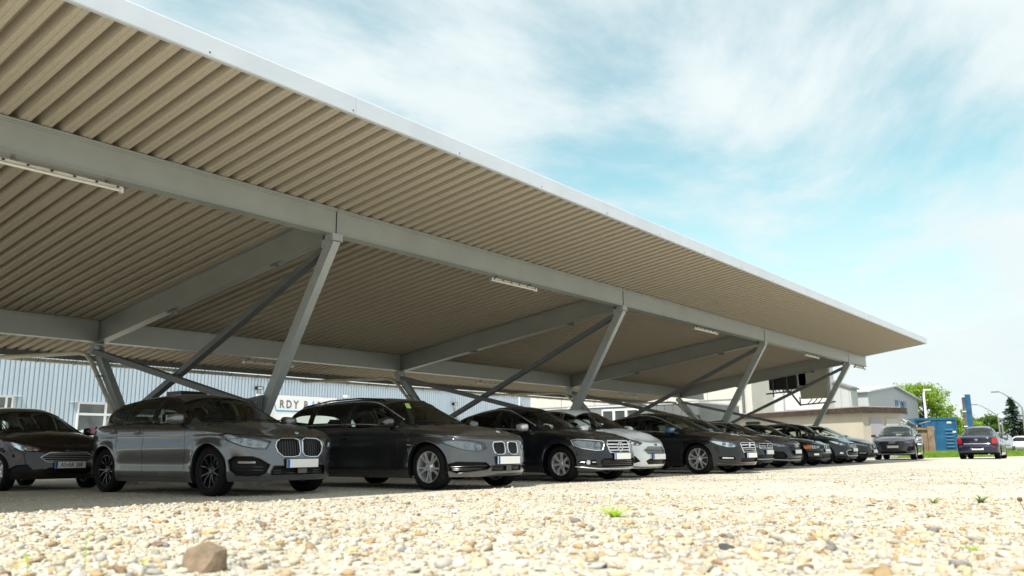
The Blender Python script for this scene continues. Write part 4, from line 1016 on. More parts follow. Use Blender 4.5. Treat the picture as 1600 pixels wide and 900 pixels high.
def face_vw(s):
    o = s.patch('radiator_grille', [(-.50, .62), (-.46, .57), (.46, .57), (.50, .62), (.47, .70), (-.47, .70)], BLACKP, depth=.04, frame='grille_frame', fr=.008, fm=CHROME)
    for z in (.60, .64): s.line('grille_bar', [(-.48, z), (.48, z)], .009, CHROME, off=-.006, parent=o)
    emblem(s, .64, .065, 'ring', off=.015)
    q = MB(); x = s.P(0, .64).x + .024
    for a_, b_ in (((-.035, .045), (-.012, .0)), ((-.012, .0), (0, .02)), ((0, .02), (.012, 0)), ((.012, 0), (.035, .045)), ((-.045, .0), (-.02, -.045)), ((-.02, -.045), (0, -.01)), ((0, -.01), (.02, -.045)), ((.02, -.045), (.045, 0))): q.bar((x, a_[0], .64 + a_[1]), (x, b_[0], .64 + b_[1]), .009, .006)
    q.obj('badge_letters', BLACKG, s.root)
    s.lights([(.52, .70), (.53, .59), (.80, .60), (1.02, .66), (1.10, .75), (.90, .745)], bulbs=((.66, .655, .045), (.84, .67, .04)), frame=BLACKG, back=REFLECT)
    o = s.patch('lower_intake', [(-.80, .28), (.80, .28), (.78, .40), (-.78, .40)], BLACKP, depth=.04)
    s.line('chrome_strip', [(-.8, .29), (.8, .29)], .008, SATIN, parent=o); s.plate(.475)
    s.line('bonnet_gap', [(-1.15, .78), (-.5, .735), (.5, .735), (1.15, .78)], .0035, BLACKP)
saloon('estate_car', 'black estate car with round badge between chrome bars, fourth car from the row\'s far end', P_BLK, (22.4, 11.14), R_(-90), face=face_vw, d=dict(L=4.77, W=1.82, roof=[(-2.33, .98), (-2.2, 1.15), (-2.0, 1.36), (-1.5, 1.44), (-.8, 1.475), (-.2, 1.475), (.12, 1.45), (.36, 1.40), (1.18, .98)]), ws=(1.16, .36), bl=(-2.25, -2.05))
bpy.data.objects['estate_car.001']['label'] = 'black estate car with round badge between chrome bars, standing right of the winged-grille saloon'
P_AUD = paint('paint_daytona_grey', (.018, .022, .030), rough=.35, metal=.3)
def face_audi(s):
    o = s.patch('radiator_grille', [(-.50, .69), (-.52, .58), (-.36, .35), (.36, .35), (.52, .58), (.50, .69)], BLACKP, depth=.045, frame='grille_frame', fr=.010, fm=BLACKG)
    for z in np.arange(.39, .68, .045): u = .36 + (z - .35) * .55 if z < .58 else .49; s.line('grille_bar', [(-u, z), (u, z)], .006, BLACKG, off=-.012, parent=o)
    q = MB(); x = s.P(0, .64).x + .01
    for k in range(4): q.tube([(x, -.105 + .07 * k + .045 * math.cos(t), .645 + .045 * math.sin(t)) for t in np.linspace(0, 6.283, 18, endpoint=False)], .006, 5, closed=True)
    q.obj('ring_badge', CHROME, s.root, smooth=50)
    s.lights([(.56, .68), (.60, .615), (.84, .61), (1.06, .665), (1.20, .725), (.95, .725)], bulbs=((.72, .655, .032), (.88, .665, .032)), frame=BLACKG, drl=([(.62, .635), (.86, .63), (1.08, .69)],))
    for sg in (1, -1): s.patch('side_intake', [(q * sg, z) for q, z in [(.58, .34), (.70, .47), (1.06, .50), (1.08, .38), (1.0, .28), (.66, .27)]], BLACKP, depth=.05)
    s.line('splitter', [(-1.1, .25), (-.5, .225), (.5, .225), (1.1, .25)], .010, SATIN, off=.004); s.plate(.47)
    s.line('bonnet_gap', [(-1.2, .765), (-.5, .725), (.5, .725), (1.2, .765)], .0035, BLACKP)
saloon('coupe_car', 'dark blue-grey low car with tall hexagon grille between the round-badge estate and the old saloon', P_AUD, (25.2, 11.32), R_(-90.5), face=face_audi, d=dict(L=4.70, W=1.85, roof=[(-2.0, .99), (-1.6, 1.13), (-1.15, 1.29), (-.7, 1.365), (-.2, 1.40), (.15, 1.385), (.42, 1.34), (1.28, .96)]), trims=SATIN)
P_E36 = paint('paint_jet_black', (.004, .004, .005), rough=.4)
def face_e36(s):
    kidney(s, [(.02, .57), (.03, .55), (.15, .55), (.17, .57), (.165, .66), (.14, .675), (.03, .675)], 4, fr=.008, slat=BLACKG)
    o = s.patch('centre_panel', [(-.52, .55), (-.20, .55), (-.20, .66), (-.52, .66)], BLACKP, depth=.01); s.patch('centre_panel', [(.20, .55), (.52, .55), (.52, .66), (.20, .66)], BLACKP, depth=.01)
    s.lights([(.54, .55), (.86, .55), (.87, .665), (.54, .665)], bulbs=((.62, .61, .05), (.77, .61, .05)), frame=BLACKP, back=REFLECT)
    for sg in (1, -1):
        s.patch('indicator', [(q * sg, z) for q, z in [(.88, .55), (1.12, .555), (1.10, .65), (.88, .665)]], AMBER, off=.003)
        o = s.patch('fog_lamp', [(q * sg, z) for q, z in [(.62, .34), (.80, .34), (.80, .40), (.62, .40)]], REFLECT, off=-.005)
    s.line('bumper_strip', [(-1.2, .46), (-.5, .455), (.5, .455), (1.2, .46)], .018, BLACKP, off=.004)
    s.patch('lower_intake', [(-.5, .26), (.5, .26), (.5, .38), (-.5, .38)], BLACKP, depth=.04); s.plate(.475)
    s.line('bonnet_gap', [(-1.2, .70), (-.5, .685), (.5, .685), (1.2, .70)], .0035, BLACKP)
saloon('saloon_car', 'older black saloon with orange corner indicators', P_E36, (28.4, 11.35), R_(-90), face=face_e36, trims=BLACKP, bl=(-1.55, -1.0),
    d=dict(L=4.43, W=1.70, wb=2.70, fo=.75, wR=.31, rim=.2, nf=3.6, cf=.85, front=[(.19, .10), (.25, .02), (.35, .0), (.45, .0), (.5, .03), (.7, .05), (.75, .07), (1.0, .2)],
    top=[(-2.2, .93), (-1.4, .95), (-.3, .92), (.8, .89), (1.2, .85), (1.7, .77), (2.0, .72), (2.215, .70)], ctr=[(-2.2, .98), (-1.4, 1.02), (0, .95), (1.0, .93), (1.4, .89), (1.8, .81), (2.05, .75), (2.215, .70)],
    roof=[(-1.65, .98), (-1.35, 1.15), (-1.05, 1.30), (-.75, 1.365), (-.2, 1.40), (.05, 1.385), (.22, 1.34), (.98, .92)]), ws=(.95, .22), spans=[(-1.15, -.86), (-.80, -.22), (-.12, .70)], dash=.55, mx=.55)
def face_focus(s):
    o = s.patch('radiator_grille', [(-.42, .70), (-.34, .60), (.34, .60), (.42, .70), (.38, .74), (-.38, .74)], BLACKP, depth=.04, frame='grille_frame', fr=.010, fm=CHROME)
    for z in (.64, .68): s.line('grille_bar', [(-.37, z), (.37, z)], .009, CHROME, off=-.006, parent=o)
    s.lights([(.48, .69), (.58, .635), (.84, .665), (1.08, .75), (1.26, .84), (1.0, .82), (.70, .765)], bulbs=((.66, .69, .034), (.84, .725, .034)), frame=BLACKG, back=REFLECT)
    o = s.patch('lower_intake', [(-.55, .29), (.55, .29), (.62, .44), (.50, .49), (-.50, .49), (-.62, .44)], BLACKP, depth=.05, frame='intake_frame', fr=.012, fm=CHROME)
    for z in (.33, .37, .41): s.line('intake_bar', [(-.56, z), (.56, z)], .007, BLACKG, off=-.015, parent=o)
    for sg in (1, -1): s.patch('fog_lamp', [(q * sg, z) for q, z in [(.74, .36), (.86, .36), (.86, .42), (.74, .42)]], REFLECT, off=-.004)
    s.plate(.50); s.line('bonnet_gap', [(-1.2, .86), (-.5, .78), (.5, .78), (1.2, .86)], .0035, BLACKP)
HROOF = [(-2.08, 1.0), (-2.0, 1.14), (-1.82, 1.32), (-1.4, 1.42), (-.8, 1.475), (-.2, 1.49), (.1, 1.47), (.35, 1.41), (1.16, .99)]
saloon('family_car', 'dark grey family car with chrome-framed lower grille beyond the older black saloon', paint('paint_dark_grey', (.016, .017, .020), rough=.35, metal=.2), (31.6, 11.36), R_(-90.5), face=face_focus, trims=SATIN, bl=(-2.0, -1.85),
    d=dict(L=4.36, W=1.82, fo=.84, wb=2.65, front=FRONTF, H=1.5, top=[(-2.18, 1.0), (-1.2, .99), (-.2, .975), (.5, .96), (.9, .95), (1.3, .92), (1.6, .88), (1.9, .82), (2.18, .77)], ctr=[(-2.18, 1.0), (0, 1.0), (1.1, 1.02), (1.45, .98), (1.75, .90), (2.0, .83), (2.1, .80), (2.18, .765)], roof=HROOF), ws=(1.13, .36), spans=[(-1.55, -1.05), (-.96, -.2), (-.1, .88)], dash=.7, mx=.72)
def face_seat(s):
    o = s.patch('radiator_grille', [(-.34, .68), (-.27, .50), (.27, .50), (.34, .68), (.28, .70), (-.28, .70)], BLACKP, depth=.04, frame='grille_frame', fr=.010, fm=CHROME)
    for z in (.55, .60, .65): s.line('grille_bar', [(-.27, z), (.27, z)], .006, BLACKG, off=-.01, parent=o)
    emblem(s, .62, .055, 'ring', off=.012)
    s.lights([(.44, .69), (.52, .62), (.80, .625), (1.02, .68), (1.20, .76), (.95, .75), (.66, .72)], bulbs=((.62, .665, .03), (.80, .68, .03)), frame=BLACKG, drl=([(.50, .66), (.70, .63), (.95, .70)],))
    for sg in (1, -1): o = s.patch('side_intake', [(q * sg, z) for q, z in [(.55, .34), (.66, .42), (1.0, .43), (1.0, .33), (.62, .29)]], BLACKP, depth=.04); s.line('fog_lamp', [(.66 * sg, .37), (.92 * sg, .37)], .012, REFLECT, off=-.01)
    s.patch('lower_intake', [(-.5, .26), (.5, .26), (.46, .37), (-.46, .37)], BLACKP, depth=.04); s.plate(.43); s.line('bonnet_gap', [(-1.2, .80), (-.5, .725), (.5, .725), (1.2, .80)], .0035, BLACKP)
saloon('hatchback_car', 'dark hatchback with round badge, last car in the covered row', paint('paint_midnight_black', (.005, .006, .009), rough=.4, metal=.0), (34.6, 11.45), R_(-91), face=face_seat, trims=BLACKP, bl=(-2.0, -1.85),
    d=dict(L=4.30, W=1.81, fo=.86, wb=2.64, top=[(-2.15, .99), (-1.2, .98), (-.2, .965), (.5, .945), (.9, .93), (1.3, .89), (1.6, .85), (1.9, .79), (2.15, .745)], ctr=[(-2.15, .99), (0, .99), (1.1, 1.0), (1.45, .95), (1.75, .88), (2.0, .80), (2.08, .77), (2.15, .74)], roof=[(a_ + .0, z_ - .035) for a_, z_ in HROOF]), ws=(1.13, .36), spans=[(-1.55, -1.05), (-.96, -.2), (-.1, .88)], dash=.7, mx=.72)

# --- electric SUV facing the camera, beyond the row ------------------------------------------------------------
def face_q4(s):
    o = s.patch('radiator_grille', [(-.44, .84), (-.52, .70), (-.40, .46), (.40, .46), (.52, .70), (.44, .84)], mat('grille_closed_grey', (.035, .035, .04), rough=.35, coat=.4), depth=.02, frame='grille_frame', fr=.010, fm=BLACKG)
    for a_ in np.linspace(-.4, .4, 9): s.line('grille_rib', [(a_, .52), (a_, .72)], .008, BLACKG, off=-.012, parent=o)
    q = MB(); x = s.P(0, .78).x + .005
    for k in range(4): q.tube([(x, -.105 + .07 * k + .045 * math.cos(t), .785 + .045 * math.sin(t)) for t in np.linspace(0, 6.283, 18, endpoint=False)], .007, 5, closed=True)
    q.obj('ring_badge', CHROME, s.root, smooth=50)
    s.lights([(.52, .84), (.58, .76), (.86, .76), (1.08, .82), (1.22, .90), (.95, .90)], bulbs=((.68, .81, .035), (.86, .83, .035)), frame=BLACKG, drl=([(.58, .79), (.86, .78), (1.05, .85)],))
    for sg in (1, -1): s.patch('side_intake', [(q * sg, z) for q, z in [(.58, .44), (.70, .60), (1.02, .62), (1.04, .46), (.70, .38)]], BLACKP, depth=.05)
    o = s.patch('lower_intake', [(-.62, .28), (.62, .28), (.52, .40), (-.52, .40)], BLACKP, depth=.05); s.line('splitter', [(-1.1, .31), (-.6, .27), (.6, .27), (1.1, .31)], .012, SATIN, off=.004)
    s.plate(.60); s.line('bonnet_gap', [(-1.2, .94), (-.5, .885), (.5, .885), (1.2, .94)], .0035, BLACKP)
suv = saloon('suv_car', 'dark violet-grey SUV with closed grille facing the camera beyond the covered row', paint('paint_aurora_violet', (.055, .050, .062), rough=.3, metal=.4), (43.96, 10.72), R_(186.8), face=face_q4, trims=SATIN, bl=(-2.15, -1.85),
    d=dict(L=4.59, W=1.865, H=1.63, fo=.86, wb=2.76, wR=.37, rim=.26, arch=.405, zfb=.25, zrb=.28, ch=.22, ww=.25, side=[(.2, .08), (.28, .03), (.42, .02), (.6, .01), (.75, .0), (.85, .008), (.92, .02), (.96, .004), (1.05, .02), (1.2, .05)], front=[(.25, .10), (.31, .02), (.45, .0), (.65, .015), (.85, .05), (.95, .10), (1.2, .3)], rear=[(.25, .10), (.4, .0), (.9, .02), (1.1, .08)],
    top=[(-2.3, 1.08), (-1.2, 1.09), (-.2, 1.08), (.5, 1.06), (.9, 1.05), (1.3, 1.02), (1.7, .97), (2.0, .92), (2.295, .88)], ctr=[(-2.3, 1.08), (0, 1.1), (1.1, 1.12), (1.5, 1.08), (1.85, 1.01), (2.1, .94), (2.2, .91), (2.295, .875)],
    roof=[(-2.2, 1.10), (-2.1, 1.24), (-1.9, 1.42), (-1.5, 1.55), (-.8, 1.61), (-.2, 1.63), (.1, 1.61), (.35, 1.56), (1.18, 1.10)], nf=3.0), ws=(1.15, .37), spans=[(-1.65, -1.15), (-1.05, -.25), (-.15, .88)], dash=.7, mx=.72, hz=.12)
# --- navy saloon seen from behind ---------------------------------------------------------------------------------
def face_logan(s):
    S = s.Smax
    for sg in (1, -1):
        o = s.patch('tail_light', [((S - q) * sg, z) for q, z in [(.66, .97), (.64, .90), (.62, .76), (.68, .71), (.90, .72), (.94, .80), (.96, .93), (.92, .98)]], RED, off=.006)
        s.patch('reversing_lamp', [((S - q) * sg, z) for q, z in [(.70, .78), (.70, .84), (.80, .84), (.80, .78)]], mat('clear_lens', (.75, .65, .62), rough=.2), off=.01)
        s.patch('bumper_reflector', [((S - q) * sg, z) for q, z in [(.62, .54), (.62, .57), (.76, .575), (.76, .545)]], RED, off=.004)
    s.plate(.475, x=-s.L / 2 + .03, rear=True)
    # boot lid edge, chrome handle strip, badge
    for sg in (1, -1): s.line('boot_gap', [((S - .56) * sg, 1.0), ((S - .57) * sg, .70), ((S - .52) * sg, .66)], .004, BLACKP)
    for sg in (1, -1): s.line('chrome_strip', [(S * sg, .70), ((S - .54) * sg, .70)], .016, CHROME, off=.012)
    x = s.P(S, .87).x - .006
    q = MB(); q.prism([(-.075, .90), (-.055, .925), (.055, .925), (.075, .90), (.03, .835), (-.03, .835)], 0, .012, lambda y, z, h: (x - h, y, z)); q.obj('badge', CHROME, s.root)
    for sg in (1, -1): s.line('bumper_step', [(S * sg, .615), ((S - .6) * sg, .61), ((S - 1.05) * sg, .60)], .010, BLACKP, off=.004)
    s.patch('lower_intake', [(-.5, .26), (.5, .26), (.5, .40), (-.5, .40)], BLACKP, depth=.04)
logan = saloon('saloon_car', 'navy blue saloon seen from behind, parked by itself on the gravel at the right', paint('paint_navy', (.013, .015, .038), rough=.3, metal=.3), (46.0, 7.45), R_(3), face=face_logan, trims=BLACKP, bl=(-1.72, -1.12),
    d=dict(L=4.29, W=1.74, H=1.53, wb=2.63, fo=.78, wR=.31, rim=.2, cr=.6, nr=4.0, zrb=.30, top=[(-2.145, 1.03), (-1.5, 1.03), (-.5, .99), (.6, .96), (1.0, .94), (1.5, .90), (1.8, .85), (2.145, .78)],
    ctr=[(-2.145, 1.04), (-1.9, 1.07), (-1.6, 1.08), (0, 1.0), (1.0, 1.0), (1.5, .96), (1.8, .90), (2.145, .79)], rear=[(.25, .09), (.32, .01), (.58, .0), (.63, .05), (.72, .055), (.85, .045), (.97, .05), (1.04, .10)],
    roof=[(-1.80, 1.06), (-1.45, 1.26), (-1.12, 1.43), (-.85, 1.495), (-.3, 1.53), (.0, 1.52), (.22, 1.47), (1.02, .98)], glass_r=GLASS_F), ws=(.99, .24), spans=[(-1.20, -.95), (-.88, -.2), (-.1, .74)], dash=.58, mx=.55, rear=-.8)
MB().bar((-2.08, -.45, .22), (-1.75, -.45, .22), .05).obj('exhaust_pipe', SATIN, logan.root)
# ------------------------------------------------------------------ hall behind the carport
CLAD = mat('cladding_blue_grey', (.47, .56, .65), rough=.45, metal=.0, var=.05, vs=.6)
WINF = mat('window_frame_white', (.72, .74, .75), rough=.4)
WGLS = mat('window_pane', (.10, .115, .12), rough=.06, spec=.8, var=.3, vs=1.2)
YW = 36.0
hall = thing('industrial_hall', 'long hall clad in pale blue corrugated sheet behind the carport', 'hall', (0, YW, 0))
def clad_panel(n, p, h, d=.06):
    pr = []
    for k in range(n): x = k * p; pr += [(x, 0), (x + p * .18, 0), (x + p * .27, -d), (x + p * .92, -d)]
    pr.append((n * p, 0)); P = [[(x, y, z) for x, y in pr] for z in (0, h)]
    return MB().grid(P).mesh('cladding_panel', CLAD, fix=False)
PW = 6 * .185
hiP = clad_panel(6, .185, 5.0); loP = clad_panel(6, .185, 4.35)
k = 0; x = 47.75 - 54 * PW
while x < 47.7:
    hi = x + PW < 23.5; link('cladding_panel', hiP if hi else loP, hall, (x, 0, 0)); x += PW
MB().bb(-12.1, .03, 0, 23.4, 14, 4.98).obj('hall_block', CLAD, hall); MB().bb(23.41, .03, 0, 47.7, 14, 4.33).obj('hall_block', CLAD, hall)
MB().bb(-12.1, -.08, 4.98, 23.45, .1, 5.08).obj('roof_flashing', FASCIA, hall); MB().bb(23.46, -.08, 4.33, 47.8, .1, 4.42).obj('roof_flashing', mat('flashing_dark', (.20, .21, .22), rough=.5), hall)
MB().tube([(46.4, -.08, 0), (46.4, -.08, 4.3)], .06, 10).obj('downpipe', WINF, hall)
MB().bb(-12, -.12, 0, 47.8, -.07, .45).obj('plinth', mat('plinth_cream', (.42, .40, .34), rough=.9, var=.1, vs=2), hall)
def hall_window(x0, x1, z0, z1, muls, tz):
    w_ = MB(); y0, y1 = -.17, -.07
    w_.bb(x0, y0, z1 - .06, x1, y1, z1); w_.bb(x0, y0, z0, x1, y1, z0 + .06); w_.bb(x0, y0, z0 + .06, x0 + .06, y1, z1 - .06); w_.bb(x1 - .06, y0, z0 + .06, x1, y1, z1 - .06)
    for m_, q in muls: w_.bb(m_ - q, y0 + .005, z0 + .06, m_ + q, y1, z1 - .06)
    e = [x0 + .06] + [v for m_, q in muls for v in (m_ - q, m_ + q)] + [x1 - .06]
    for i in range(0, len(e), 2): w_.bb(e[i], y0 + .01, tz - .05, e[i + 1], y1, tz + .05)
    f = w_.obj('window', WINF, hall)
    for i in range(0, len(e), 2):
        MB().bb(e[i], -.12, z0 + .06, e[i + 1], -.115, tz - .05).obj('pane', WGLS, f); MB().bb(e[i], -.12, tz + .05, e[i + 1], -.115, z1 - .06).obj('pane', WGLS, f)
    MB().bb(x0 - .3, -.20, z1 + .0, x1 + .3, -.04, z1 + .03).obj('lintel_flashing', FASCIA, f); MB().bb(x0 - .1, -.21, z0 - .04, x1 + .1, -.04, z0).obj('sill', WINF, f)
hall_window(16.25, 20.0, 1.55, 2.74, ((17.42, .05), (18.6, .05)), 2.26)
hall_window(10.2, 13.75, 1.55, 2.88, ((11.9, .03), (13.5, .04)), 2.30)
# company sign on the hall wall
SIG = thing('company_sign', 'white wall sign reading HARDY BARTH in grey with blue peaks over a blue line', 'sign', (0, YW - .14, 0))
MB().bb(24.9, -.03, 1.45, 30.0, .03, 3.50).obj('sign_board', mat('sign_white', (.88, .89, .90), rough=.5), SIG)
TXG = mat('sign_grey', (.16, .17, .19), rough=.6); TXB = mat('sign_blue', (.03, .30, .55), rough=.5)
def sgn(t, x, w_): 
    M = Matrix.Translation((x, -.034, 3.03)) @ Matrix.Rotation(R_(90), 4, 'X'); text_obj('sign_letter', t, .56, TXG, SIG, M, depth=.003, font_bold=.017, sx=w_)
for t, x in (('H', 25.30), ('R', 26.42), ('D', 26.86), ('Y', 27.30), ('B', 27.93), ('R', 28.82), ('T', 29.2), ('H', 29.62)): sgn(t, x, .86)
c = MB()
for x in (25.88, 28.40):
    c.bar((x - .20, -.036, 2.70), (x, -.036, 3.28), .006, .075, up=(0, 1, 0)); c.bar((x, -.038, 3.28), (x + .20, -.038, 2.70), .006, .075, up=(0, 1, 0))
c.bb(26.08, -.042, 2.67, 28.2, -.036, 2.74); c.bb(28.6, -.042, 2.67, 29.8, -.036, 2.74); c.obj('sign_peaks', TXB, SIG)
def floodlight(x, z, label):
    t = thing('wall_floodlight', label, 'floodlight', (x, YW - .05, z), 0, 'floodlights on the hall wall'); MB().box((0, -.22, 0), (.36, .20, .16), ry=0).obj('lamp_housing', BLACKP, t)
    MB().bar((0, 0, .0), (0, -.22, .0), .05).obj('bracket', BLACKP, t); MB().box((0, -.325, -.01), (.28, .01, .11)).obj('lamp_glass', mat('floodglass', (.5, .5, .5), rough=.1), t); return t
floodlight(24.95, 3.78, 'black floodlight on the hall wall above the left of the sign')
t = floodlight(39.5, 3.55, 'black floodlight with a hanging cable on the hall wall right of the sign'); MB().tube([(0, -.1, -.08), (.1, -.1, -.5), (.35, -.1, -1.0), (.8, -.1, -1.5), (1.0, -.1, -2)], .018, 5).obj('cable', BLACKP, t)
t = thing('security_camera', 'small white camera on the hall wall just right of the sign', 'camera', (30.55, YW - .05, 3.62)); MB().box((0, -.22, 0), (.14, .30, .12)).obj('camera_body', WHITE, t); MB().bar((0, 0, .05), (0, -.15, .02), .05).obj('bracket', WHITE, t)
# low trailer with cases, just showing over the grey hatchback
t = thing('flatbed_trailer', 'low flatbed trailer behind the nearest hatchback, carrying boxes', 'trailer', (13.95, 22.7, 0.02))
MB().bb(-1.5, -.8, .95, 1.7, .8, 1.15).obj('flatbed', STEELD, t)
for x in (-.6, .6): MB().lathe([(.0, -.1), (.36, -.1), (.36, .1), (0, .1)], 20, c=(x, -.7, .36)).obj('wheel', RUBBER, t)
MB().bar((-1.3, -.7, 0), (-1.3, -.7, .95), .08).bar((1.5, -.7, 0), (1.5, -.7, .95), .08).bar((0, -.6, .3), (0, -.6, .95), .1).obj('prop_leg', STEELD, t)
def case(x, z, w_, d, h, m1, m2, label, nm='equipment_case'):
    o = thing(nm, label, 'case', (13.95 + x, 22.6, z + .02), 0, 'cases on the flatbed trailer'); MB().bb(-w_ / 2, -d / 2, 0, w_ / 2, d / 2, h * .9).obj('case_body', m1, o); MB().bb(-w_ / 2 - .04, -d / 2 - .04, h * .9 + .003, w_ / 2 + .04, d / 2 + .04, h).obj('case_lid', m2, o); MB().bb(-.08, -d / 2 - .07, h * .4, .08, -d / 2 - .001, h * .55).obj('case_handle', SATIN, o)
case(-.62, 1.153, .75, .7, 1.18, mat('case_grey', (.35, .35, .33), rough=.6), BLACKP, 'grey case with dark lid, leftmost on the trailer behind the nearest hatchback')
case(.12, 1.153, .42, .6, 1.08, BLACKP, BLACKP, 'small black case in the middle of the trailer behind the nearest hatchback')
case(1.05, 1.153, .55, .6, 1.06, mat('case_tan', (.45, .33, .2), rough=.7), BLACKP, 'tan case with black lid at the right of the trailer')

# ------------------------------------------------------------------ buildings at the right
CREAM = mat('render_cream', (.55, .54, .50), rough=.9, var=.06, vs=.7, bump=.2, bs=6)
GREYW = mat('render_grey', (.55, .57, .60), rough=.8, var=.05, vs=.5)
PANELG = mat('panel_grey', (.17, .185, .185), rough=.6, var=.08, vs=.9)
bl = thing('factory_building', 'tall cream rendered factory wall beyond the end of the blue hall', 'building', (56, 0, 0))
MB().bb(0, 22.9, 0, 12, 46, 7.6).obj('wall', CREAM, bl); MB().bb(-.1, 22.8, 7.6, 12.1, 46.1, 7.8).obj('coping', FASCIA, bl)
MB().bar((-.08, 23.5, 0), (-.08, 23.5, 7.2), .16).obj('downpipe', STEELD, bl)
MB().bb(-.06, 23.7, 4.02, .0, 44, 4.06).obj('string_line', mat('joint_grey', (.35, .34, .32), rough=.9), bl)
for k in range(6): MB().bb(-.03, 26.2 + 3.2 * k, 0, .01, 26.24 + 3.2 * k, 7.5).obj('panel_joint', mat('joint_grey', (.35, .34, .32), rough=.9), bl)
b2 = thing('factory_building', 'pale grey factory block with a dark strip window behind the flat-roofed kiosk', 'building', (60, 0, 0))
MB().bb(0, 22.2, 0, 12, 25.5, 7.6).obj('grey_wall', GREYW, b2); MB().bb(.35, 19.2, 0, 3.0, 22.19, 5.2).obj('white_wall', mat('render_white', (.66, .66, .66), rough=.8, var=.04), b2)
f = MB().bb(.24, 20.6, 2.72, .34, 22.1, 3.3).obj('window', INK, b2)
for y in (21.1, 21.6): MB().bb(.20, y - .03, 2.75, .23, y + .03, 3.27).obj('mullion', PANELG, f)
MB().bb(.0, 19.1, 5.2, 3.1, 22.14, 5.35).obj('parapet', FASCIA, b2); MB().bb(-.1, 22.15, 7.6, 12, 25.5, 7.75).obj('parapet', FASCIA, b2)
for k in range(4): MB().bb(-.02, 22.9 + .65 * k, 0, -.001, 22.93 + .65 * k, 7.5).obj('panel_joint', mat('joint_grey', (.35, .34, .32), rough=.9), b2)
MB().box((-.5, 24.6, 2.2), (.5, .7, .9)).obj('air_unit', GREYW, b2)
# louvred shed
ls = thing('louvred_shed', 'dark grey metal shed with three white-framed louvre panels under the carport roof', 'shed', (40, 0, 0))
MB().bb(0, 19.2, 0, 5, 27.4, 2.92).obj('shed_block', PANELG, ls)
for k in range(9):
    y = 19.25 + .49 * k; MB().bb(-.03, y, .05, -.001, y + .46, 2.88).obj('wall_panel', PANELG, ls)
MB().bb(-.06, 19.2, 2.925, 5.05, 27.4, 3.0).obj('roof_edge', FASCIA, ls)
LOUV = mat('louvre_dark', (.07, .075, .085), rough=.5)
for k in range(3):
    y0 = 22.75 + .78 * k; fr = MB(); fr.bb(-.10, y0, .3, -.03, y0 + .07, 2.80); fr.bb(-.10, y0 + .70, .3, -.03, y0 + .77, 2.80); fr.bb(-.10, y0 + .071, 2.70, -.03, y0 + .699, 2.80); fr.bb(-.10, y0 + .071, .3, -.03, y0 + .699, .4)
    o = fr.obj('louvre_frame', WINF, ls)
    for j in range(7): MB().box((-.06, y0 + .12 + .083 * j, 1.55), (.02, .055, 2.28), rz=.6).obj('louvre', LOUV, o)
# kiosk
def build_in(name, label, cat, p0, p1): # frame with x along the face from p0 to p1, y inwards
    a_ = math.atan2(p1[1] - p0[1], p1[0] - p0[0]); return thing(name, label, cat, (p0[0], p0[1], 0), a_), math.hypot(p1[0] - p0[0], p1[1] - p0[1])
kk, ln = build_in('kiosk', 'low cream flat-roofed kiosk with rusty brown roof edge and two doors', 'kiosk', (51.2, 22.3), (46.8, 13.1))
RUST = mat('roof_edge_rust', (.032, .024, .018), rough=.85, c2=(.07, .05, .037), vs=5, bump=.4, bs=20)
KC = mat('kiosk_cream', (.50, .46, .375), rough=.85, var=.05, vs=.9)
MB().bb(0, 0, 0, ln, 2.9, 2.42).obj('wall', KC, kk); MB().bb(-.2, -.28, 2.42, ln + .28, 3.15, 2.70).obj('roof_edge', RUST, kk)
MB().bb(-.1, -.15, 2.70, ln + .1, 2.9, 2.76).obj('roof_felt', mat('roof_felt', (.45, .40, .38), rough=.9, var=.2), kk)
for y, m_ in ((.55, mat('door_lilac', (.36, .35, .39), rough=.6)), (1.75, mat('door_grey', (.48, .47, .45), rough=.6))):
    d_ = MB().bb(ln + .001, y, 0, ln + .05, y + .9, 2.1).obj('door', m_, kk); MB().bb(ln + .051, y + .1, 1.0, ln + .09, y + .2, 1.05).obj('door_handle', SATIN, d_); MB().bb(ln + .002, y - .06, 0, ln + .03, y - .001, 2.16).bb(ln + .002, y + .901, 0, ln + .03, y + .96, 2.16).bb(ln + .002, y, 2.101, ln + .03, y + .9, 2.16).obj('door_frame', KC, d_)
# railing before the kiosk
rl = thing('railing', 'rusty low tube railing in front of the cream kiosk', 'railing', (45.4, 13.0, 0), R_(66))
for k in range(4): MB().tube([(1.5 * k, 0, 0), (1.5 * k, 0, 1.05)], .035, 6).obj('post', mat('rail_rust', (.09, .075, .06), rough=.8), rl)
for z in (.95, .62): MB().tube([(0, 0, z), (1.5, 0, z - .10), (3, 0, z), (4.5, 0, z - .03)], .022, 6).obj('rail', mat('rail_rust', (.09, .075, .06), rough=.8), rl)
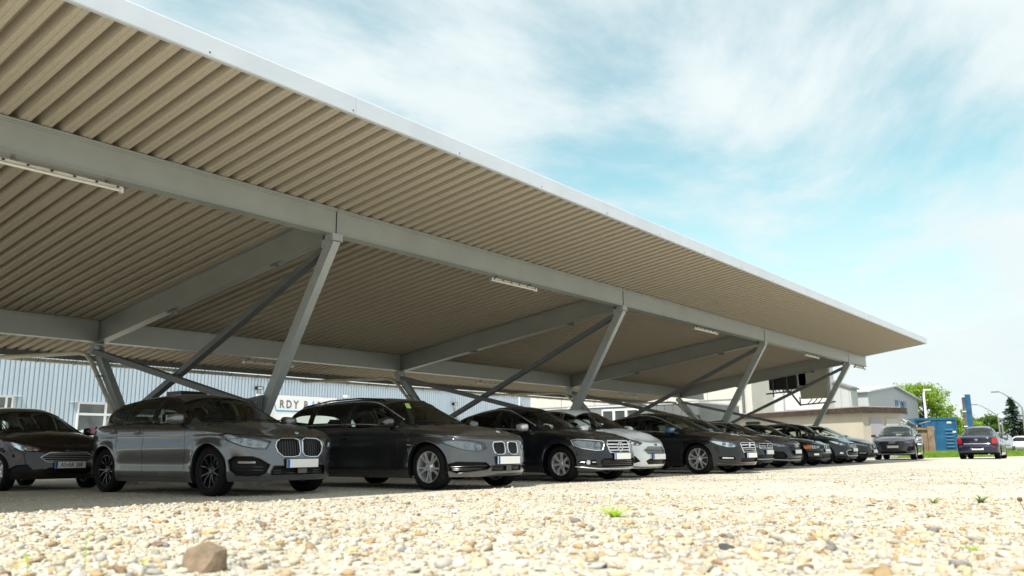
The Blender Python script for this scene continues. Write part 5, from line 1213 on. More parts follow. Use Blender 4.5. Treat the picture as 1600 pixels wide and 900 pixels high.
# sheds and gabled hall
MET = mat('metal_cladding', (.48, .50, .52), rough=.5, metal=.0, var=.04, vs=.5)
def gable_hall(name, label, x0, x1, y0, y1, eave, peak, groove=.6, cat='hall'):
    t = thing(name, label, cat, (x0, y0, 0)); w_ = x1 - x0; L_ = y1 - y0
    a = MB(); n = int(w_ / groove)
    for k in range(n):
        u0 = w_ * k / n; u1 = w_ * (k + 1) / n - .04
        h = lambda u: eave + (peak - eave) * (1 - abs(u - w_ / 2) / (w_ / 2))
        pl = [(u0, .0), (u1, .0), (u1, h(u1))] + ([(w_ / 2, peak)] if u0 < w_ / 2 < u1 else []) + [(u0, h(u0))]
        MB().prism(pl, -.03, 0, lambda u, z, y: (u, y, z)).obj('cladding_panel', MET, t)
    a = MB().prism([(0, 0), (w_, 0), (w_, eave), (w_ / 2, peak), (0, eave)], .001, L_, lambda u, z, y: (u, y, z)); a.obj('wall', MET, t)
    for s_ in (0, 1):
        r = MB(); u0, z0, u1, z1 = (-.3, eave - .05, w_ / 2, peak + .02) if s_ == 0 else (w_ / 2, peak + .02, w_ + .3, eave - .05)
        r.prism([(u0, z0 + .02), (u1, z1 + .02), (u1, z1 + .16), (u0, z0 + .16)], -.35, L_, lambda u, z, y: (u, y, z)); r.obj('roof', mat('roof_metal', (.62, .64, .66), rough=.4, metal=.2), t)
    return t
gh = gable_hall('gabled_hall', 'light grey gabled metal hall with a blue and grey logo on its gable', 77.9, 96.1, 21.2, 45, 5.45, 6.35)
LG = thing('wall_logo', 'blue square logo with pale tree strokes above a grey lettering band on the gable', 'sign', (87.0, 21.15, 0))
MB().bb(0, -.03, 4.32, 4.3, 0, 5.12).obj('logo_board', mat('logo_blue', (.08, .22, .45), rough=.5, c2=(.2, .35, .55), vs=1.5), LG)
lw = mat('logo_white', (.62, .68, .72), rough=.5)
for x0, x1, z0, z1 in ((.3, .9, 5.1, 4.7), (1.1, .85, 5.08, 4.5), (1.5, 1.9, 5.1, 4.6), (2.5, 2.2, 5.1, 4.5), (2.9, 3.3, 5.1, 4.6), (3.9, 3.5, 5.05, 4.4)): MB().bar((x0, -.045, z0), (x1, -.045, z1), .02, .16, up=(0, 1, 0)).obj('stroke', lw, LG)
MB().bar((2.1, -.05, 5.0), (2.35, -.05, 4.0), .02, .3, up=(0, 1, 0)).obj('tree_stem', mat('logo_dark', (.08, .10, .10), rough=.5), LG)
for k in range(7): MB().bb(.35 + .57 * k, -.03, 3.86, .35 + .57 * k + .46, 0, 4.14 - .03 * (k % 2)).obj('letter_block', mat('logo_grey', (.14, .14, .15), rough=.6), LG)
w_ = MB().bb(1.0, -.08, 2.9, 17.6, -.04, 3.05).obj('window_head', FASCIA, gh)
for k in range(14):
    x = 1.1 + 1.18 * k; f = MB().bb(x, -.07, 1.1, x + .10, -.035, 2.9).bb(x + .101, -.07, 1.1, x + 1.08, -.035, 1.2).obj('window', WINF, gh); MB().bb(x + .105, -.05, 1.2, x + 1.08, -.036, 2.9).obj('pane', mat('pane_green', (.10, .13, .09), rough=.15, c2=(.35, .36, .30), vs=3), f)
    if k % 2: MB().bb(x + .5, -.06, 1.2, x + .72, -.051, 2.88).obj('curtain', mat('curtain', (.55, .56, .45), rough=.8), f)
sh = thing('lean_to_shed', 'grey sheet-metal shed with a sloping roof between the kiosk and the gabled hall', 'shed', (62, 18.0, 0))
MB().prism([(0, 0), (2.4, 0), (2.4, 5.7), (0, 4.75)], 0, 1.6, lambda y, z, x: (x, y, z)).obj('wall', MET, sh)
MB().prism([(-.15, 4.72), (2.4, 5.72), (2.4, 5.86), (-.15, 4.86)], -.15, 1.7, lambda y, z, x: (x, y, z)).obj('roof', mat('roof_grey_dark', (.22, .22, .23), rough=.6), sh)
for k in range(4): MB().bb(-.02, .1 + .58 * k, 0, -.001, .13 + .58 * k, 4.7).obj('panel_joint', mat('joint_grey', (.35, .34, .32), rough=.9), sh)

# ------------------------------------------------------------------ charging boxes on a rack at the carport's far end
rk = thing('equipment_rack', 'dark steel rack bolted to the far carport braces', 'rack', (37.0, 0, 0))
RKM = STEELD
MB().bar((0, 13.35, 3.06), (0, 12.93, 2.45), .07).obj('rack_arm', RKM, rk)
MB().bar((0, 14.45, 3.0), (0, 13.3, 3.07), .06).obj('rack_rail', RKM, rk); MB().bar((0, 12.95, 2.45), (0, 11.40, 2.53), .06).obj('rack_rail', RKM, rk)
for y, z0, z1 in ((14.1, 2.85, 3.7), (13.45, 2.98, 3.8), (12.92, 2.4, 2.8), (11.6, 2.45, 2.8)): MB().bar((-.02, y, z0), (-.02, y, z1), .045).obj('upright', RKM, rk)
cb = thing('control_cabinet', 'black electrical cabinet with cables hanging below it at the rear of the rack', 'cabinet', (37.08, 13.7, 3.18))
MB().bb(0, -.62, 0, .4, .62, .62).obj('cabinet_body', INK, cb); MB().bb(-.02, -.60, .02, -.001, .0, .6).bb(-.02, .02, .02, -.001, .60, .6).obj('cabinet_door', INK, cb)
for k in range(4): MB().tube([(.1, -.35 + .12 * k, 0), (.0, -.4 + .14 * k, -.12), (-.02, -.25 + .16 * k, -.16), (.05, -.15 + .18 * k, -.02)], .018, 6).obj('cable', INK, cb, smooth=50)
MB().bb(.0, -1.06, .12, .3, -.68, .66).obj('junction_box', WINF, cb)
ob = thing('charger_panel', 'large olive grey backplate hanging on the rack above the kiosk roof', 'panel', (37.08, 12.35, 2.72))
MB().prism([(-.60, 0), (.56, .0), (.64, 1.34), (-.66, 1.40)], 0, .22, lambda y, z, x: (x, y, z)).obj('back_plate', mat('olive_grey', (.52, .52, .42), rough=.7, var=.05, vs=2), ob)
MB().bb(.05, -.74, -.05, .2, -.662, 1.4).obj('side_plate', WINF, ob)
for k in range(3): MB().tube([(.1, .1 - .22 * k, 0), (.02, .16 - .22 * k, -.12), (.0, .26 - .22 * k, -.2), (.05, .3 - .2 * k, -.22)], .02, 6).obj('cable', INK, ob, smooth=50)
mb_ = thing('meter_post', 'small dark meter box on a post beside the cream wall behind the cars', 'meter box', (36.0, 14.75, 0)); MB().bb(-.1, -.3, 1.2, .1, .3, 1.75).obj('box', STEELD, mb_); MB().bb(-.12, -.1, 1.45, -.101, .12, 1.62).obj('display', INK, mb_); MB().bar((0, 0, 0), (0, 0, 1.2), .1).obj('post', STEELD, mb_)

# ------------------------------------------------------------------ verge, containers, lamps, trees
BLUE = mat('container_blue', (.006, .085, .21), rough=.5, var=.15, vs=2, c2=(.012, .115, .25), bump=.1, bs=10)
kc, ln = build_in('blue_container', 'tall blue steel container standing on end on the grass verge', 'container', (66.9, 14.4), (67.9, 12.55))
MB().bb(0, 0, .15, ln, 2.0, 2.62).obj('container_shell', BLUE, kc)
MB().prism([(-.0, .25), (-.0, 2.62), (-.62, 2.62), (-.78, 2.35), (-.5, 1.9)], 0.1, 1.8, lambda x, z, y: (x, y, z)).obj('slanted_end', BLUE, kc)
MB().bb(-.62, -.06, 2.50, ln + .03, 2.05, 2.66).obj('top_frame', BLUE, kc); MB().bb(0, -.06, .15, ln + .03, .0, .28).obj('bottom_frame', BLUE, kc); MB().bb(ln - .05, -.06, .28, ln + .05, .0, 2.5).obj('corner_post', BLUE, kc)
for k in range(6): MB().prism([(0, 0), (-.09, .0), (0, .12)], ln - .78, ln - .25, lambda y, z, x, k=k: (x, y, z + .55 + .24 * k)).obj('louvre', BLUE, kc)
MB().bar((.35, -.05, .3), (.85, -.05, 2.4), .06).obj('brace_bar', BLUE, kc)
for x_, z_ in ((ln - .45, 2.32), (ln - .15, 1.65)): MB().box((x_, -.012, z_), (.30, .006, .12)).obj('sticker', WHITE, kc)
skp = thing('scrap_skip', 'rusty brown scrap skip heaped with pale bent sheets beside the blue container', 'skip', (62.2, 14.35, 0), R_(-60))
BR = mat('skip_rust', (.16, .11, .08), rough=.85, c2=(.30, .21, .14), vs=3, bump=.4, bs=12)
MB().prism([(-1.5, .25), (1.1, .25), (1.25, 1.75), (-1.9, 1.75)], -.8, .9, lambda x, z, y: (x, y, z)).obj('skip_hull', BR, skp)
for x_ in (-1.3, -.6, .1, .8): MB().bb(x_, -.90, .3, x_ + .10, -.81, 1.7).obj('rib', BR, skp)
MB().bb(.80, -1.0, .2, 1.2, -.905, 1.95).obj('end_flap', BR, skp); MB().bb(-1.95, -.93, 1.72, 1.3, .98, 1.85).obj('rim', BR, skp)
heap = MB(); heap2 = MB(); SCR = mat('scrap_pale', (.45, .40, .33), rough=.7, c2=(.7, .68, .66), vs=4, bump=.3, bs=10)
for k in range(26):
    p = Vector((random.uniform(-1.6, 1.1), random.uniform(-.8, .7), random.uniform(1.8, 2.35))); d = Vector((random.uniform(-1, 1), random.uniform(-.6, .6), random.uniform(-.25, .4))) * random.uniform(.3, .9)
    (heap if k % 3 else heap2).bar(p, p + d, random.uniform(.05, .3), random.uniform(.01, .03))
kind(heap.obj('scrap_heap', SCR, skp), 'stuff'); kind(heap2.obj('scrap_heap', mat('scrap_dark', (.08, .07, .07), rough=.8), skp), 'stuff')
ts = thing('totem_sign', 'tall narrow blue sign pylon with a dark panel face, rising behind the navy saloon', 'sign', (80.2, 13.75, 0), R_(0))
MB().bb(-.35, -.22, 0, .35, .10, 4.95).obj('pylon', BLUE, ts)
for k in range(3): MB().bb(-.30, .101, 1.1 + 1.25 * k, .30, .36, 2.22 + 1.25 * k).obj('face_panel', mat('pylon_face', (.06, .06, .07), rough=.5, c2=(.18, .16, .15), vs=2), ts)
for k in range(3): MB().bb(-.36, .101, 2.223 + 1.25 * k, .34, .40, 2.32 + 1.25 * k).obj('cross_strip', WHITE, ts)
LP = mat('lamp_post_grey', (.26, .28, .26), rough=.5, metal=.2)
def curved_lamp(x, y, h, arm, label, rz=0):
    t = thing('street_lamp', label, 'street lamp', (x, y, 0), rz, 'street lamps along the road'); pts = [(0, 0, 0), (0, 0, h * .6), (0, 0, h * .72)]
    for q in np.linspace(0, 1, 8): pts.append((0, arm * math.sin(q * 1.45) ** 1.3 * .98, h * .72 + (h * .28) * math.sin(q * math.pi / 2)))
    MB().tube(pts, .08, 8, rr=list(np.linspace(.10, .045, len(pts)))).obj('pole', LP, t, smooth=50)
    e = pts[-1]; MB().box((0, e[1] + .3, e[2] - .02), (.22, .75, .10)).obj('lamp_head', STEELD, t)
curved_lamp(100, 12.2, 6.2, 2.0, 'tall curved street lamp at the right edge of the photo', 0)
curved_lamp(128, 18.5, 6.2, 2.4, 'curved street lamp left of the dark spruce', 0)
curved_lamp(162, 26.0, 6.2, 2.4, 'farthest curved street lamp, just right of the blue sign pylon', 0)
t = thing('street_lamp', 'straight white lamp post in front of the bright green tree', 'street lamp', (77.4, 16.5, 0)); MB().tube([(0, 0, 0), (0, 0, 5.0), (0, -.1, 5.3)], .09, 8, rr=[.13, .09, .06]).obj('pole', WHITE, t, smooth=50); MB().box((0, -.3, 5.35), (.2, .6, .12)).obj('lamp_head', WHITE, t)
t = thing('street_lamp', 'short lamp post with a white globe in front of the spruce', 'street lamp', (87.5, 12.4, 0)); MB().tube([(0, 0, 0), (0, 0, 2.9)], .07, 8).obj('pole', LP, t); MB().lathe([(0, -.25), (.2, -.18), (.28, 0), (.2, .2), (0, .27)], 14, axis='z', c=(0, 0, 3.2)).obj('globe', WHITE, t, smooth=60)
wl = thing('low_wall', 'long low grey wall beyond the parked cars at the right edge', 'wall', (92, 0, 0)); MB().bb(0, 6, 0, .4, 16.6, 1.15).obj('wall', mat('lowwall', (.33, .33, .32), rough=.9, var=.15, vs=1), wl); MB().bb(-.1, 6, 1.153, .5, 16.6, 1.35).obj('coping', mat('coping_grey', (.45, .46, .46), rough=.8), wl)
def far_car(label, x, y, hd, pm, H=1.45):
    t = thing('parked_car', label, 'car', (x, y, .0), hd, 'cars parked far off at the right')
    P_ = [(-2.1, .3), (-2.15, .75), (-2.0, .95), (-1.5, .98), (-1.05, H - .08), (-.5, H), (.3, H - .02), (1.0, .98), (1.8, .85), (2.15, .65), (2.15, .3)]
    b_ = bmesh.new(); M_ = MB().prism(P_, -.85, .85, lambda x_, z, y_: (x_, y_ * (1 - .22 * max(0, z - .95) / .5), z)).mesh('body', pm)
    b_.from_mesh(M_); bmesh.ops.bevel(b_, geom=[e for e in b_.edges], offset=.06, segments=2, affect='EDGES'); b_.to_mesh(M_); b_.free(); M_.shade_smooth(); link('body', M_, t)
    for sg in (-1, 1): MB().prism([(-1.35, 1.0), (-.95, H - .13), (.25, H - .1), (.85, 1.0)], .0, .012, lambda x_, z, y_: (x_, sg * (y_ + .855 * (1 - .22 * max(0, z - .95) / .5)), z)).obj('side_window', BLACKG, t)
    MB().prism([(.36, H - .06), (.98, 1.02), (1.0, 1.03), (.38, H - .04)], -.62, .62, lambda x_, z, y_: (x_ + .02, y_, z + .03)).obj('windscreen', BLACKG, t)
    MB().prism([(-1.12, H - .10), (-1.5, 1.02), (-1.52, 1.03), (-1.14, H - .08)], -.62, .62, lambda x_, z, y_: (x_ - .03, y_, z + .03)).obj('rear_screen', BLACKG, t)
    for x_ in (-1.3, 1.3):
        for sg in (-1, 1): MB().lathe([(0, -.1), (.2, -.1), (.31, -.09), (.31, .09), (.2, .1), (0, .1)], 18, c=(x_, .78 * sg, .31)).obj('wheel', RUBBER, t, smooth=40)
    for sg in (-1, 1): MB().box((2.12, .6 * sg, .70), (.08, .34, .12)).obj('headlight', REFLECT, t); MB().box((-2.13, .6 * sg, .80), (.06, .3, .14)).obj('tail_light', RED, t)
PWH = paint('paint_far_white', (.68, .70, .72)); PSI = paint('paint_far_silver', (.40, .42, .45), metal=.4)
far_car('white car parked at the right edge before the low wall', 84.5, 10.6, R_(80), PWH)
far_car('silver car partly hidden behind the navy saloon', 70.5, 10.3, R_(185), PSI)
far_car('white car behind the left side of the navy saloon', 82.5, 16.2, R_(170), PWH)
far_car('dark silver car farthest off at the right edge', 88.8, 10.0, R_(95), PSI)

def leaf_cloud(mb_pts, size, n, seed, droop=0, flat=.5):
    r = np.random.default_rng(seed); V = []; 
    idx = r.integers(0, len(mb_pts), n); C_ = np.array(mb_pts)
    c = C_[idx, :3] + r.normal(size=(n, 3)) * C_[idx, 3:4] * .5
    a = r.normal(size=(n, 3)); a /= np.linalg.norm(a, axis=1)[:, None]; b = np.cross(a, r.normal(size=(n, 3))); b /= np.linalg.norm(b, axis=1)[:, None]
    if droop: a[:, 2] = -abs(a[:, 2]) * droop
    s_ = size * r.uniform(.6, 1.5, (n, 1)); v = np.stack([c - a * s_, c + b * s_ * flat, c + a * s_, c - b * s_ * flat], 1).reshape(-1, 3)
    me = bpy.data.meshes.new('crown'); me.vertices.add(len(v)); me.vertices.foreach_set('co', v.ravel().astype('f4'))
    me.loops.add(n * 4); me.loops.foreach_set('vertex_index', np.arange(n * 4)); me.polygons.add(n); me.polygons.foreach_set('loop_start', np.arange(n) * 4); me.polygons.foreach_set('loop_total', np.full(n, 4)); me.update(calc_edges=True); return me
def leafm(name, c, c2, s_=.8):
    m = mat(name, c, rough=.6, c2=c2, vs=s_, spec=.2); 
    b = m.node_tree.nodes['Principled BSDF']; b.inputs['Subsurface Weight'].default_value = 0
    t = m.node_tree; tl = N(t, 'ShaderNodeBsdfTranslucent'); tl.inputs[0].default_value = (*[min(1, x * 1.6) for x in c2], 1); mx = N(t, 'ShaderNodeMixShader'); mx.inputs[0].default_value = .4
    o = [n for n in t.nodes if n.type == 'OUTPUT_MATERIAL'][0]; t.links.new(b.outputs[0], mx.inputs[1]); t.links.new(tl.outputs[0], mx.inputs[2]); t.links.new(mx.outputs[0], o.inputs[0]); return m
BARK = mat('bark', (.07, .055, .04), rough=.9, var=.3, vs=4, bump=.5, bs=12)
def tree(name, label, x, y, h, w_, m, n=5000, size=.14, seed=1, base=.25, group=None, trunk=.14):
    t = thing(name, label, 'tree', (x, y, 0), 0, group); r = random.Random(seed); tr = MB(); tr.tube([(0, 0, 0), (.05, .05, h * .35), (-.05, .1, h * .62), (0, 0, h * .88)], trunk, 8, rr=[trunk, trunk * .8, trunk * .5, trunk * .15]); pts = []
    for k in range(34):
        z = h * r.uniform(base, .86); az = r.uniform(0, 6.28); rad = w_ / 2 * math.sqrt(max(.05, 1 - ((z / h - .52) / .5) ** 2)) * r.uniform(.45, 1)
        e = (rad * math.cos(az), rad * math.sin(az), z + h * .07); s0 = (0, 0, z * .8); md = (e[0] * .5, e[1] * .5, (z * .8 + e[2]) / 2 + .1)
        tr.tube([s0, md, e], .03, 5, rr=[trunk * .35, trunk * .2, trunk * .05])
        for j in range(6): pts.append((e[0] * r.uniform(.5, 1.1), e[1] * r.uniform(.5, 1.1), e[2] + r.uniform(-.05, .1) * h, r.uniform(.04, .09) * h))
    tr.obj('trunk', BARK, t, smooth=50); me = leaf_cloud(pts, size, n, seed); me.materials.append(m); link('crown', me, t); return t
LG1 = leafm('leaf_bright', (.15, .26, .03), (.30, .42, .06), .7); LG2 = leafm('leaf_mid', (.05, .11, .02), (.12, .21, .04), .6); LG3 = leafm('needle_dark', (.012, .035, .016), (.03, .065, .03), .6)
tree('leafy_tree', 'bright green leafy tree behind the blue container', 99, 21.2, 7.2, 5.2, LG1, n=14000, size=.125, seed=3, base=.15)
tree('leafy_tree', 'low green tree between the blue container and the sign pylon', 108, 19.4, 4.6, 4.6, LG1, n=4500, size=.16, seed=8, base=.1)
tree('leafy_tree', 'rounded mid green tree between the sign pylon and the spruce', 137, 21.5, 4.8, 6.2, LG2, n=5000, size=.18, seed=5, base=.08)
tree('leafy_tree', 'small darker green tree right behind the sign pylon', 140, 26.0, 3.9, 6, LG2, n=3500, size=.18, seed=6, base=.08)
tree('leafy_tree', 'small green tree at the far right beyond the low wall', 150, 16.0, 3.4, 7, LG2, n=3500, size=.18, seed=11, base=.08)
def spruce(label, x, y, h, w_, seed):
    t = thing('spruce_tree', label, 'tree', (x, y, 0)); r = random.Random(seed); MB().tube([(0, 0, 0), (0, 0, h)], .2, 8, rr=[.22, .03]).obj('trunk', BARK, t); pts = []; br = MB()
    z = .5
    while z < h - .1:
        f = (1 - z / h); R = w_ / 2 * f ** .8 * r.uniform(.8, 1.1)
        for k in range(9):
            az = r.uniform(0, 6.28); q = R * r.uniform(.75, 1.1); e = (q * math.cos(az), q * math.sin(az), z - .12 * q); br.tube([(0, 0, z), e], .03, 4, rr=[.03, .008])
            for j in range(7): u = (j + 1) / 7; pts.append((e[0] * u, e[1] * u, z + (e[2] - z) * u - .05, .13 + .05 * q * (1 - u)))
        z += .30
    kind(br.obj('limbs', BARK, t), 'stuff'); me = leaf_cloud(pts, .12, 15000, seed, droop=.6, flat=.35); me.materials.append(LG3); link('crown', me, t)
spruce('tall dark spruce behind the globe lamp at the right', 138, 18.2, 7.6, 6.6, 4)
spruce('shorter dark spruce merging with the right side of the tall one', 139, 16.2, 6.1, 6.0, 9)
t = thing('distant_house', 'pale house wall at the right edge behind the spruce', 'house', (170, 15.0, 0), R_(10)); MB().bb(0, 0, 0, 8, 6, 3.0).obj('wall', WHITE, t); MB().prism([(-.4, 3.0), (6.4, 3.0), (3, 5)], -.3, 8.3, lambda y, z, x: (x, y, z)).obj('roof', RUST, t)
tag(MB().bb(-.3, -.3, 0, .3, .3, .9).obj('red_post', RED, None), 'small red post beside the white car at the right', 'post').location = (80, 10.9, 0)
# ------------------------------------------------------------------ ground
gm_ = bpy.data.materials.new('gravel_ground'); gm_.use_nodes = True; t = gm_.node_tree; b = t.nodes['Principled BSDF']; b.inputs['Roughness'].default_value = .95; b.inputs['Specular IOR Level'].default_value = .15
tc = N(t, 'ShaderNodeTexCoord')
v = N(t, 'ShaderNodeTexVoronoi', i_Scale=48.0); t.links.new(tc.outputs['Object'], v.inputs['Vector'])
v2 = N(t, 'ShaderNodeTexVoronoi', i_Scale=17.0); t.links.new(tc.outputs['Object'], v2.inputs['Vector'])
cr = N(t, 'ShaderNodeValToRGB'); e = cr.color_ramp.elements; e[0].position = 0; e[0].color = (.40, .375, .31, 1); e[1].position = 1; e[1].color = (.66, .63, .55, 1)
for p, c in ((.3, (.53, .505, .44, 1)), (.55, (.56, .51, .41, 1)), (.62, (.40, .32, .23, 1)), (.7, (.62, .60, .53, 1))): q = e.new(p); q.color = c
sp = N(t, 'ShaderNodeSeparateColor'); t.links.new(v.outputs['Color'], sp.inputs[0]); t.links.new(sp.outputs[0], cr.inputs[0])
n = N(t, 'ShaderNodeTexNoise', i_Scale=.5, i_Detail=6.0); t.links.new(tc.outputs['Object'], n.inputs['Vector'])
mr = N(t, 'ShaderNodeMapRange'); t.links.new(n.outputs['Fac'], mr.inputs['Value']); mr.inputs['From Min'].default_value = .3; mr.inputs['From Max'].default_value = .7; mr.inputs['To Min'].default_value = .84; mr.inputs['To Max'].default_value = 1.1
mu = N(t, 'ShaderNodeMix', data_type='RGBA', blend_type='MULTIPLY'); mu.inputs['Factor'].default_value = 1; t.links.new(cr.outputs[0], mu.inputs['A']); t.links.new(mr.outputs[0], mu.inputs['B']); t.links.new(mu.outputs['Result'], b.inputs['Base Color'])
ad = N(t, 'ShaderNodeMath', operation='ADD'); t.links.new(v.outputs['Distance'], ad.inputs[0]); m2 = N(t, 'ShaderNodeMath', operation='MULTIPLY'); t.links.new(v2.outputs['Distance'], m2.inputs[0]); m2.inputs[1].default_value = 1.6; t.links.new(m2.outputs[0], ad.inputs[1])
bp = N(t, 'ShaderNodeBump', i_Strength=.55, i_Distance=.02); bp.invert = True; t.links.new(ad.outputs[0], bp.inputs['Height']); t.links.new(bp.outputs[0], b.inputs['Normal'])
kind(MB().add([(-250, -300, 0), (1500, -300, 0), (1500, 900, 0), (-250, 900, 0)], [(0, 1, 2, 3)]).obj('ground', gm_, fix=False), 'structure')
# road and land beyond the verge
kind(MB().add([(70, -60, .004), (1400, -60, .004), (1400, 800, .004), (70, 60, .004)], [(0, 1, 2, 3)]).obj('road', mat('asphalt_far', (.16, .16, .155), rough=.9, var=.15, vs=.4), fix=False), 'structure')
# grass verge: a low bank
GR = mat('verge_grass', (.10, .17, .025), rough=.9, c2=(.20, .27, .05), vs=1.2, bump=.6, bs=14)
E0 = [(47.0, 14.5), (49.5, 10.9), (53, 9.2), (57.5, 6.9), (60, 3), (62, -6)]; P_ = []
for k, hh in ((0, .0), (.35, .10), (.9, .18), (3, .2), (8, .2), (16, .2), (22, -.02)): P_.append([(x + k, y + k * .25, hh + .01 * math.sin(x * 3 + k)) for x, y in E0])
kind(MB().grid(P_).obj('grass_verge', GR, fix=False, smooth=True), 'structure')
r = np.random.default_rng(5); n = 16000
ei = np.array(E0); u = r.uniform(0, len(E0) - 1.001, n); i = u.astype(int); f = (u - i)[:, None]; base = ei[i] * (1 - f) + ei[i + 1] * f; k = r.uniform(-.15, 1, n) ** 1 * 1.0; k = np.where(r.random(n) < .6, r.uniform(-.12, 1.2, n), r.uniform(1, 15, n))
bx = base[:, 0] + k; by = base[:, 1] + k * .25; bz = np.interp(k, [-1, 0, .35, .9, 3, 16], [0, 0, .09, .17, .19, .19])
hgt = r.uniform(.05, .2, n); az = r.uniform(0, 6.28, n); wd = .02
p0 = np.stack([bx - wd * np.cos(az), by - wd * np.sin(az), bz], 1); p1 = np.stack([bx + wd * np.cos(az), by + wd * np.sin(az), bz], 1); p2 = np.stack([bx + r.normal(0, .05, n), by + r.normal(0, .05, n), bz + hgt], 1)
vv = np.stack([p0, p1, p2], 1).reshape(-1, 3)
def raw_mesh(name, v, nf, m, per=3):
    me = bpy.data.meshes.new(name); me.vertices.add(len(v)); me.vertices.foreach_set('co', np.ascontiguousarray(v, dtype='f4').ravel()); 
    idx = nf if isinstance(nf, np.ndarray) else np.arange(nf * per); F_ = len(idx) // per
    me.loops.add(len(idx)); me.loops.foreach_set('vertex_index', idx.astype('i4')); me.polygons.add(F_); me.polygons.foreach_set('loop_start', np.arange(F_, dtype='i4') * per); me.polygons.foreach_set('loop_total', np.full(F_, per, dtype='i4')); me.update(calc_edges=True); me.materials.append(m); return me
kind(link('verge_blades', raw_mesh('verge_blades', vv, n, leafm('blade_green', (.12, .22, .03), (.26, .38, .06), 1.5))), 'stuff')

def sst(t): t = np.clip(t, 0, 1); return t * t * (3 - 2 * t)
def bed_edge(x): return 8.45 - .95 * sst((x - 4.4) / 1.6) * (1 - sst((x - 7.4) / 3))
def bedz(x, y):     # the gravel lies in a low bank beside the carport, highest on the left
    x = np.asarray(x, float); y = np.asarray(y, float)
    return .085 * sst((bed_edge(x) - y) / .8) * (1 - sst((x - 5.5) / 6.5)) * (1 - .75 * sst((7.2 - y) / 3.4)) + .008 * np.sin(x * 2.3) * np.sin(y * 2.9) * sst((8.1 - y) / .5)
gx_, gy_ = np.linspace(-3, 14, 86), np.linspace(-2, 8.35, 70)
kind(MB().grid([[(x, y, float(bedz(x, y)) + .005) for x in gx_] for y in gy_]).obj('gravel_bed', gm_, fix=False, smooth=True), 'structure')
# loose gravel, each stone real geometry
sm = bpy.data.materials.new('limestone'); sm.use_nodes = True; t = sm.node_tree; b = t.nodes['Principled BSDF']; b.inputs['Roughness'].default_value = .85; b.inputs['Specular IOR Level'].default_value = .25
at = N(t, 'ShaderNodeAttribute', attribute_name='tone'); tc = N(t, 'ShaderNodeTexCoord'); nn = N(t, 'ShaderNodeTexNoise', i_Scale=60.0, i_Detail=5.0); t.links.new(tc.outputs['Object'], nn.inputs['Vector'])
mr = N(t, 'ShaderNodeMapRange'); t.links.new(nn.outputs['Fac'], mr.inputs['Value']); mr.inputs['To Min'].default_value = .72; mr.inputs['To Max'].default_value = 1.22
mu = N(t, 'ShaderNodeMix', data_type='RGBA', blend_type='MULTIPLY'); mu.inputs['Factor'].default_value = 1; t.links.new(at.outputs['Color'], mu.inputs['A']); t.links.new(mr.outputs[0], mu.inputs['B']); t.links.new(mu.outputs['Result'], b.inputs['Base Color'])
bp = N(t, 'ShaderNodeBump', i_Strength=.4, i_Distance=.006); t.links.new(nn.outputs['Fac'], bp.inputs['Height']); t.links.new(bp.outputs[0], b.inputs['Normal'])
def ico(sub):
    q = bmesh.new(); bmesh.ops.create_icosphere(q, subdivisions=sub, radius=1); v = np.array([x.co[:] for x in q.verts]); f = np.array([[x.index for x in y.verts] for y in q.faces]); q.free(); return v, f
TONES = np.array([(.62, .58, .50), (.68, .64, .56), (.56, .50, .39), (.48, .47, .43), (.62, .50, .33), (.50, .36, .20), (.36, .25, .16), (.30, .29, .28), (.64, .56, .41), (.66, .60, .49)])
TW = np.array([.15, .13, .14, .07, .15, .09, .05, .03, .12, .07])
def stones(name, xy, rad, seed, sub=1, z0=None):
    g = np.random.default_rng(seed); bv, bf = ico(sub); n = len(xy); K = 10; T = []
    for k in range(K):
        a = g.normal(size=(7, 3)); a /= np.linalg.norm(a, axis=1)[:, None]; v = bv * (1 + g.uniform(-.12, .12, (len(bv), 1)))
        for q in a:           # chop facets
            d = v @ q; lim = g.uniform(.36, .70); v = v - np.clip(d - lim, 0, None)[:, None] * q
        T.append(v)
    T = np.array(T); V = T[g.integers(0, K, n)]; sc_ = rad[:, None] * np.stack([g.uniform(.8, 1.5, n), g.uniform(.7, 1.1, n), g.uniform(.38, .8, n)], 1); V = V * sc_[:, None, :]
    th = g.uniform(0, 6.283, n); ti = g.normal(0, .32, n); c, s_ = np.cos(ti), np.sin(ti); x, y, z = V[..., 0].copy(), V[..., 1].copy(), V[..., 2].copy()
    x, z = x * c[:, None] - z * s_[:, None], x * s_[:, None] + z * c[:, None]; c, s_ = np.cos(th), np.sin(th); x, y = x * c[:, None] - y * s_[:, None], x * s_[:, None] + y * c[:, None]
    zz_ = (rad * .28 if z0 is None else z0) + bedz(xy[:, 0], xy[:, 1]); V = np.stack([x + xy[:, 0:1], y + xy[:, 1:2], z + zz_[:, None]], -1)
    idx = (bf[None] + (np.arange(n) * len(bv))[:, None, None]).reshape(-1); me = raw_mesh(name, V.reshape(-1, 3), idx, sm)
    col = .90 * TONES[g.choice(len(TONES), n, p=TW / TW.sum())] * g.uniform(.66, 1.14, (n, 1)) ** .8; ca = me.color_attributes.new('tone', 'FLOAT_COLOR', 'POINT')
    cc = np.ones((n, len(bv), 4), dtype='f4'); cc[..., :3] = col[:, None, :]; ca.data.foreach_set('color', cc.ravel()); o = link(name, me); kind(o, 'stuff'); return o
def ring(n, r0, r1, seed, a0=14, a1=88):
    g = np.random.default_rng(seed); rr = np.sqrt(g.uniform(r0 * r0, r1 * r1, n)); th = np.radians(g.uniform(a0, a1, n)); x = rr * np.sin(th); y = rr * np.cos(th)
    lim = bed_edge(x) + .12 * np.sin(x * 1.7) + g.normal(0, .18, n); k = y < lim; return np.stack([x[k], y[k]], 1), g
